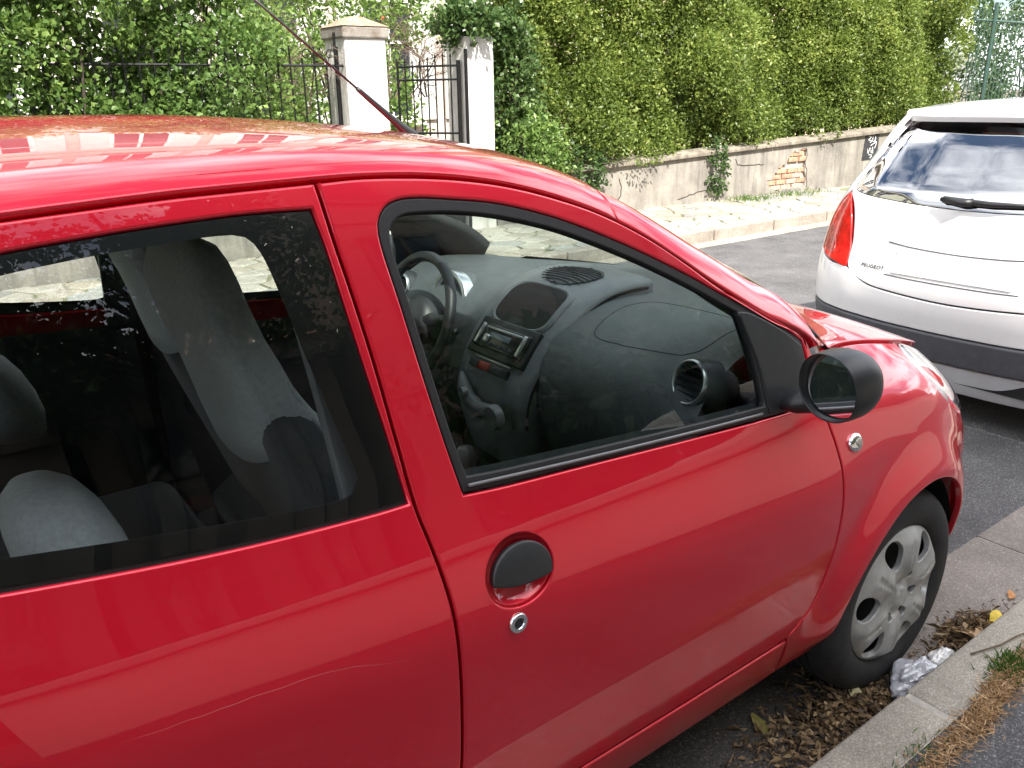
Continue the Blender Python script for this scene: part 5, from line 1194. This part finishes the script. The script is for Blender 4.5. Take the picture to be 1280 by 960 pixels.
def wp(name, pts, off, m, parent=wc, holes=(), step=.04, roll=.003, thick=.01):
    o = dedupe(curve(pts, .03, True))
    if area2(o) < 0: o = o[::-1]
    return panel(name, offset(o, .0015), WM(off), m, parent, holes, step, roll, thick)
DGREY = mat('bumper_trim_grey', (.075, .078, .088), .55, vary=.12, vscale=25, bump=.15, bscale=500)
SGREY = mat('bumper_silver_grey', (.55, .56, .58), .4, coat=.4, vary=.06, vscale=10)
# rear: tailgate with window, upper bumper, dark trim, lower valance
win = dedupe(curve([(-.70, 1.030), (-.55, 1.000), (0, .975), (.55, 1.000), (.70, 1.030), (.715, 1.07), (.672, 1.20), (.61, 1.305), (.53, 1.338), (0, 1.350), (-.53, 1.338), (-.61, 1.305), (-.672, 1.20), (-.715, 1.07)], .03, True))
if area2(win) < 0: win = win[::-1]
gateo = [(-.515, .655), (-.40, .60), (-.30, .585), (0, .570), (.30, .585), (.40, .60), (.515, .655), (.555, .80), (.62, .95), (.715, 1.008), (.745, 1.07), (.705, 1.20), (.64, 1.34), (.60, 1.375, 1), (0, 1.395), (-.60, 1.375, 1), (-.64, 1.34), (-.705, 1.20), (-.745, 1.07), (-.715, 1.008), (-.62, .95), (-.555, .80)]
wg = wp('tailgate', gateo, 0, WHITE, wc, [offset(win, -.003)], .03, .004)
panel('rear_window', win, WM(.003), glass('white_car_glass', (.06, .065, .07), 10.0), wc, (), .03, 0, 0)
panel('window_backing', offset(win, -.02), WM(.012), FRIT, wg, [offset(win, .035)], .03, 0, 0)
wp('rear_bumper', [(-1.30, .50, 1), (-1.30, .62, 1), (-.95, .660), (-.862, .722), (-.77, .684), (-.64, .660), (-.52, .653), (-.405, .597), (-.30, .581), (0, .566), (.30, .581), (.405, .597), (.52, .653), (.64, .660), (.77, .684), (.862, .722), (.95, .660), (1.30, .62, 1), (1.30, .50, 1), (.9, .455), (.5, .435), (0, .425), (-.5, .435), (-.9, .455)], 0, WHITE, step=.03, roll=.006)
wp('bumper_trim', [(-1.30, .497, 1), (-.9, .452), (-.5, .432), (0, .422), (.5, .432), (.9, .452), (1.30, .497, 1), (1.30, .35, 1), (.9, .315), (.5, .293), (0, .283), (-.5, .293), (-.9, .315), (-1.30, .35, 1)], -.006, DGREY, step=.03, roll=.012, thick=.02)
wp('lower_valance', [(-1.25, .345, 1), (-.9, .312), (-.5, .290), (0, .280), (.5, .290), (.9, .312), (1.25, .345, 1), (1.25, .20, 1), (.6, .15), (0, .14), (-.6, .15), (-1.25, .20, 1)], .012, SGREY, step=.03, roll=.01, thick=.02)
for s in (-1, 1):
    tl = wp('tail_lamp', [(s*.525, .660), (s*.565, .80), (s*.63, .94), (s*.70, 1.00), (s*.80, .92), (s*.845, .80), (s*.85, .735), (s*.76, .69), (s*.63, .665)], -.004, REDLENS, roll=.006, step=.025)
    wp('lamp_inner', [(s*.65, .705), (s*.71, .80), (s*.77, .84), (s*.815, .78), (s*.81, .735), (s*.73, .705)], -.0055, mat('lamp_inner', (.36, .03, .03), .25, coat=1, vary=.4, vscale=70), tl, roll=.002, step=.02)
# body sides
for s in (-1, 1):
    wp('rear_wing', [(s*.868, .724, 1), (s*.86, .80), (s*.81, .93), (s*.725, 1.004), (s*.752, 1.07), (s*.712, 1.20), (s*.647, 1.34), (s*.61, 1.378, 1), (s*2.0, 1.395, 1), (s*2.0, .62, 1), (s*1.30, .625, 1), (s*.955, .664)], 0, WHITE, step=.05)
    wp('side_body', [(s*1.31, .622, 1), (s*4.2, .90, 1), (s*4.2, .25, 1), (s*1.31, .25, 1)] if False else [(s*1.305, .62, 1), (s*4.5, .62, 1), (s*4.5, .25, 1), (s*1.9, .22), (s*1.32, .25, 1)], 0, WHITE, step=.08)
    wp('front_wing', [(s*2.004, .625, 1), (s*2.004, 1.0, 1), (s*3.6, .96), (s*4.5, .88, 1), (s*4.5, .625, 1)], 0, WHITE, step=.08)
    wp('side_window', [(s*2.01, 1.0, 1), (s*2.01, 1.37, 1), (s*2.7, 1.36), (s*3.45, 1.01, 1)], .01, MATS['white_car_glass'], roll=0, thick=0, step=.08)
def wtop(x, y):
    x = np.asarray(x, float); y = np.asarray(y, float); t = np.abs(y-WCY)/.62
    z = np.interp(x, [2.1, 2.25, 2.4, 2.7, 3.1, 3.5, 3.9, 4.6, 5.4, 5.8], [1.33, 1.375, 1.405, 1.43, 1.44, 1.40, 1.24, .98, .88, .72]); return np.stack([x, y, z-.035*t**2.4], -1)
ro = dedupe(curve([(2.32, .87), (2.33, 1.15), (2.40, 1.40), (2.55, 1.445), (3.3, 1.44), (3.55, 1.40, 1), (3.55, .34, 1), (3.3, .30), (2.55, .295), (2.40, .34), (2.33, .59)], .04, True)); ro = ro if area2(ro) > 0 else ro[::-1]
panel('roof', ro, wtop, WHITE, wc, (), .05, .006, .03)
sp_ = dedupe(curve([(2.205, .87), (2.215, 1.15), (2.26, 1.33), (2.36, 1.42), (2.42, 1.42, 1), (2.42, .32, 1), (2.36, .32), (2.26, .41), (2.215, .59)], .04, True)); sp_ = sp_ if area2(sp_) > 0 else sp_[::-1]
spo = panel('roof_spoiler', sp_, lambda x, y: wtop(x, y)+[0, 0, .006], WHITE, wc, (), .04, .012, .02)
b = MB(); b.box((2.222, WCY-.005, 1.352), (.02, .26, .022)); b.build('brake_lamp', REDLENS, spo, bevel=.006)
fo = dedupe(curve([(3.56, .30, 1), (3.56, 1.44, 1), (4.5, 1.50, 1), (4.5, .24, 1)], .08, True)); fo = fo if area2(fo) > 0 else fo[::-1]
panel('windscreen', fo, lambda x, y: wtop(x, y)-[0, 0, .01], MATS['white_car_glass'], wc, (), .08, 0, 0)
fo = dedupe(curve([(4.45, .14, 1), (4.45, 1.60, 1), (5.5, 1.5), (5.8, .87), (5.5, .24)], .08, True)); fo = fo if area2(fo) > 0 else fo[::-1]
panel('bonnet', fo, wtop, WHITE, wc, (), .08, .004, .02)
b = MB(); b.box((3.8, WCY, .26), (3.7, 1.5, .12)); b.build('floor_pan', UNDER, wc)
b = MB(); b.box((3.0, WCY, .72), (1.5, 1.36, .55)); b.build('cabin_interior', mat('cabin_dark', (.012, .012, .013), .9, vary=.1), wc)
for x in (2.62, 5.15):
    for y, f_ in ((.03, False), (1.71, True)):
        w = None
        for nm, me, na in wheel.me:
            sg = -1 if f_ else 1; o = link('wheel' if w is None else nm.split('.')[0], me, None, wc if w is None else w, (x+(sg*.060*math.cos(na) if na is not None else 0), y, .28+(.060*math.sin(na) if na is not None else 0)), (0, 0, math.pi) if f_ else (0, 0, 0)); w = w or o
# rear wiper, plate recess, blank plate, lettering
q = lambda u, z, off=-.012: Vector(wside(np.array([u]), np.array([z]), off)[0])
b = MB(); b.tube([q(.02, 1.01, -.012), q(-.02, 1.008, -.03), q(-.12, 1.015, -.022)], [.020, .016, .010], 10); wi = b.build('rear_wiper', BLACK, wc, smooth=True)
b = MB(); pts = [q(u, z, -.020) for u, z in ((-.11, 1.014), (.1, 1.010), (.34, 1.018))]; b.tube(pts, [.016, .012, .006], 8); b.build('wiper_arm', BLACK, wi, smooth=True)
SEAMG = mat('shut_line', (.10, .10, .105), .8, vary=.1)
for ln, r in (([(-.33, .80), (-.20, .788), (0, .782), (.20, .788), (.33, .80)], .0035), ([(-.30, .655), (-.15, .65), (.15, .65), (.30, .655)], .003)):
    b = MB(); c_ = curve(ln, .03); b.tube([q(u, z, .0008) for u, z in c_], r, 6); b.build('crease_line', SEAMG, wg, smooth=True)
pl = [(-.27, .665, 1), (.27, .665, 1), (.27, .775, 1), (-.27, .775, 1)]
wp('number_plate', pl, -.006, mat('plate_white', (.72, .73, .73), .35, vary=.04), wg, roll=.003, thick=.006)
tx = bpy.data.curves.new('maker_lettering', 'FONT'); tx.body = 'PEUGEOT'; tx.size = .026; tx.extrude = .0012; tx.space_character = 1.15; tx.align_x = 'CENTER'
to = bpy.data.objects.new('maker_lettering', tx); COL.objects.link(to)
dg = bpy.context.evaluated_depsgraph_get(); tm = bpy.data.meshes.new_from_object(to.evaluated_get(dg)); bpy.data.objects.remove(to)
cu, cz = -.375, .672
n = surf_normal(WM(0), np.array([(cu, cz)]))[0]; p0 = q(cu, cz, -.002); rx = Vector(wside(np.array([cu+.01]), np.array([cz]))[0])-Vector(wside(np.array([cu-.01]), np.array([cz]))[0]); rx.normalize(); nz = Vector(n); uz = nz.cross(rx).normalized()
for v in tm.vertices: c_ = v.co.copy(); v.co = p0+rx*c_.x+uz*c_.y+nz*c_.z
link('maker_lettering', tm, mat('letter_grey', (.10, .10, .10), .35, metal=.5, vary=.1), wg)

wc.location = (3.78, .895, 0)      # final parking place

# ---------------------------------------------------------------- litter in the near gutter, grass, twigs
DEAD = mat('dead_leaf', (.2, .12, .05), .75, attr=[(.055, .036, .021), (.15, .095, .046), (.28, .18, .09), (.42, .30, .16)], trans=.15)
def litter(name, label, spots, n, size, m, lift=.05, cat='leaves', mean=.45, asp=.55):
    P_ = []; 
    for (cx, cy, rx, ry, h, wgt) in spots:
        k = int(n*wgt); a = RNG.normal(size=(k, 2))*.5; P_.append(np.stack([cx+a[:, 0]*rx, np.clip(cy+a[:, 1]*ry, -.085, .7), .008+RNG.random(k)*h*np.exp(-(a**2).sum(1))], 1))
    C = np.concatenate(P_); D = RNG.normal(size=C.shape)*[1, 1, .20]; me = leaf_mesh(name, C, D, size, asp, .5); set_v(me, mean+.27*RNG.normal(size=len(C)))
    o = link(name, me, m, kind='stuff'); o['label'] = label; o['category'] = cat; return o
litter('leaf_litter', 'brown dead leaves heaped in the gutter behind the front wheel', [(-.17, -.005, .20, .085, .05, .5), (-.36, .01, .18, .10, .03, .15), (.36, -.03, .12, .055, .06, .35)], 1200, .023, DEAD)
litter('leaf_crumbs', 'fine crumbled leaf debris lining the gutter beside the kerb', [(-.25, .0, .40, .13, .02, .5), (.1, -.04, .5, .07, .02, .3), (.36, -.03, .18, .07, .04, .2)], 2200, .014, DEAD, mean=.4, asp=.35)
litter('dry_stalks', 'thin dry stalks tangled in the gutter leaves', [(-.25, .03, .35, .18, .03, .6), (.36, -.03, .15, .06, .05, .4)], 260, .05, DEAD, mean=.6, asp=.06)
litter('pavement_needles', 'orange-brown dry needles along the back of the kerb', [], 0, .02, DEAD) if False else None
def leaf_one(label, c, rz, size, col, name='fallen_leaf', tilt=.25):
    b = MB(); N_ = 14; V = []
    for i in range(N_):
        a = 2*math.pi*i/N_; r = size*.5*(1+.18*math.cos(2*a)+.06*math.cos(5*a)); V.append((r*math.cos(a)*1.15, r*math.sin(a)*.8, .12*size*math.sin(2*a)+tilt*size*.25*math.cos(a)))
    b.add(V+[(0, 0, .06*size)], [(i, (i+1) % N_, N_) for i in range(N_)]); o = b.build(name, mat('leaf_'+label.split()[0], col, .6, vary=.25, vscale=50), None, smooth=True, loc=c, rot=(0, 0, rz))
    b = MB(); b.tube([(size*.5, 0, .02), (size*.9, size*.08, .015)], .0012, 5); 
    tag(o, label, 'leaf', 'single fallen leaves'); return o
leaf_one('yellow leaf lying on the gutter leaves against the kerb', (.475, -.06, .040), .3, .058, (.62, .44, .03))
leaf_one('olive leaf lying alone in the shade under the sill', (-.38, .115, .012), 1.2, .050, (.26, .22, .06))
leaf_one('tan leaf lying at the kerb just past the front wheel', (.335, -.05, .05), 2.4, .060, (.42, .26, .13))
leaf_one('orange leaf lying on the bare gutter concrete ahead of the wheel', (.68, -.015, .014), .5, .032, (.50, .22, .07))
leaf_one('pale leaf on the heap behind the front wheel', (-.13, .02, .05), .9, .046, (.36, .32, .17))
# crumpled plastic wrapper
def wrapper(label, c, r, col, seed, name='plastic_wrapper'):
    bm = bmesh.new(); bmesh.ops.create_icosphere(bm, subdivisions=4, radius=1); 
    for v in bm.verts:
        d = v.co.normalized(); k = 1+.35*mnoise.noise(d*1.3+Vector((seed, 0, 0)))+.28*abs(mnoise.noise(d*2.4+Vector((0, seed, 0))))-.10*abs(mnoise.noise(d*5+Vector((0, 0, seed)))); v.co = Vector((d.x*r[0], d.y*r[1], d.z*r[2]))*k
    me = bpy.data.meshes.new(name); bm.to_mesh(me); bm.free(); o = link(name, me, mat('film_'+str(seed), col, .18, coat=.6, spec=.7, vary=.15, vscale=30), None, c); return tag(o, label, 'wrapper', 'gutter rubbish')
wrapper('crumpled clear grey plastic wrapper in the gutter by the front tyre', (.035, -.045, .045), (.075, .042, .040), (.40, .40, .43), 2.0)
wrapper('crumpled white paper scrap in the gutter leaning on the kerb', (.155, -.055, .040), (.055, .030, .030), (.62, .60, .57), 5.0, 'paper_scrap')
# grass tuft and dry needles along the kerb back
def blades(name, label, C, h, m, cat, mean, lean=.5):
    n = len(C); D = RNG.normal(size=(n, 3))*[lean, lean, .15]+[0, 0, .8]; me = leaf_mesh(name, C, D, h, .10, .2); set_v(me, mean+.2*RNG.normal(size=n)); o = link(name, me, m, kind='stuff'); o['label'] = label; o['category'] = cat; return o
GRASS = mat('grass_blade', (.1, .2, .03), .5, attr=[(.04, .09, .015), (.08, .17, .03), (.15, .26, .05), (.30, .30, .12)], trans=.3)
a = RNG.normal(size=(620, 2)); blades('grass_tuft', 'small green grass tuft growing from the joint behind the kerb', np.stack([.170+a[:, 0]*.036, -.222+a[:, 1]*.018, np.full(620, .112)], 1), .030, GRASS, 'grass', .45)
xx = np.concatenate([RNG.uniform(-.5, .9, 1500), RNG.normal(.05, .16, 1700)]); yy_ = -.246+.016*np.sin(xx*7)+RNG.normal(0, .014, len(xx))
NEED = mat('dry_needle', (.4, .25, .1), .8, attr=[(.24, .13, .055), (.46, .28, .13), (.64, .46, .27)], trans=.1)
me = leaf_mesh('needles', np.stack([xx, yy_, np.full(len(xx), .122)+RNG.random(len(xx))*.008], 1), RNG.normal(size=(len(xx), 3))*[1, 1, .15], .026, .09, .1); set_v(me, .5+.22*RNG.normal(size=len(xx))); o = link('dry_needles', me, NEED, kind='stuff'); o['label'] = 'orange-brown dry needles gathered along the back of the kerb'; o['category'] = 'needles'
a = RNG.normal(size=(60, 2)); blades('grass_wisp', 'thin wisp of grass at the kerb back nearest the camera', np.stack([-.30+a[:, 0]*.05, -.228+a[:, 1]*.014, np.full(60, .118)], 1), .022, GRASS, 'grass', .5)
a = RNG.uniform(size=(420, 2)); gx_ = np.where(RNG.random(420) < .5, RNG.normal(7.2, .15, 420), RNG.normal(8.1, .3, 420)); blades('far_weeds', 'weeds growing at the foot of the plaster wall across the street', np.stack([gx_, wy_(gx_)-.25+RNG.normal(0, .12, 420), np.full(420, .11)], 1), .07, GRASS, 'weeds', .5)
def twig(label, pts, r): b = MB(); b.tube(pts, r, 6); return tag(b.build('twig', mat('twig_brown', (.15, .105, .065), .9, vary=.3, vscale=40), None, smooth=True), label, 'twig', 'loose twigs')
twig('thin curved twig lying on the kerb stone top', [(.13, -.135, .127), (.22, -.165, .130), (.30, -.175, .129), (.40, -.20, .127)], .0022)
twig('short dark twig on the gutter concrete ahead of the wheel', [(.80, -.01, .012), (.86, -.035, .014), (.90, -.04, .012)], .004)
twig('pale stalk lying along the gutter leaves past the wheel', [(.33, .02, .03), (.42, .0, .05), (.50, -.03, .04)], .004)
twig('pale grass stalk lying on the pavement behind the kerb', [(-.22, -.262, .122), (-.14, -.272, .124), (-.08, -.27, .122)], .0016)
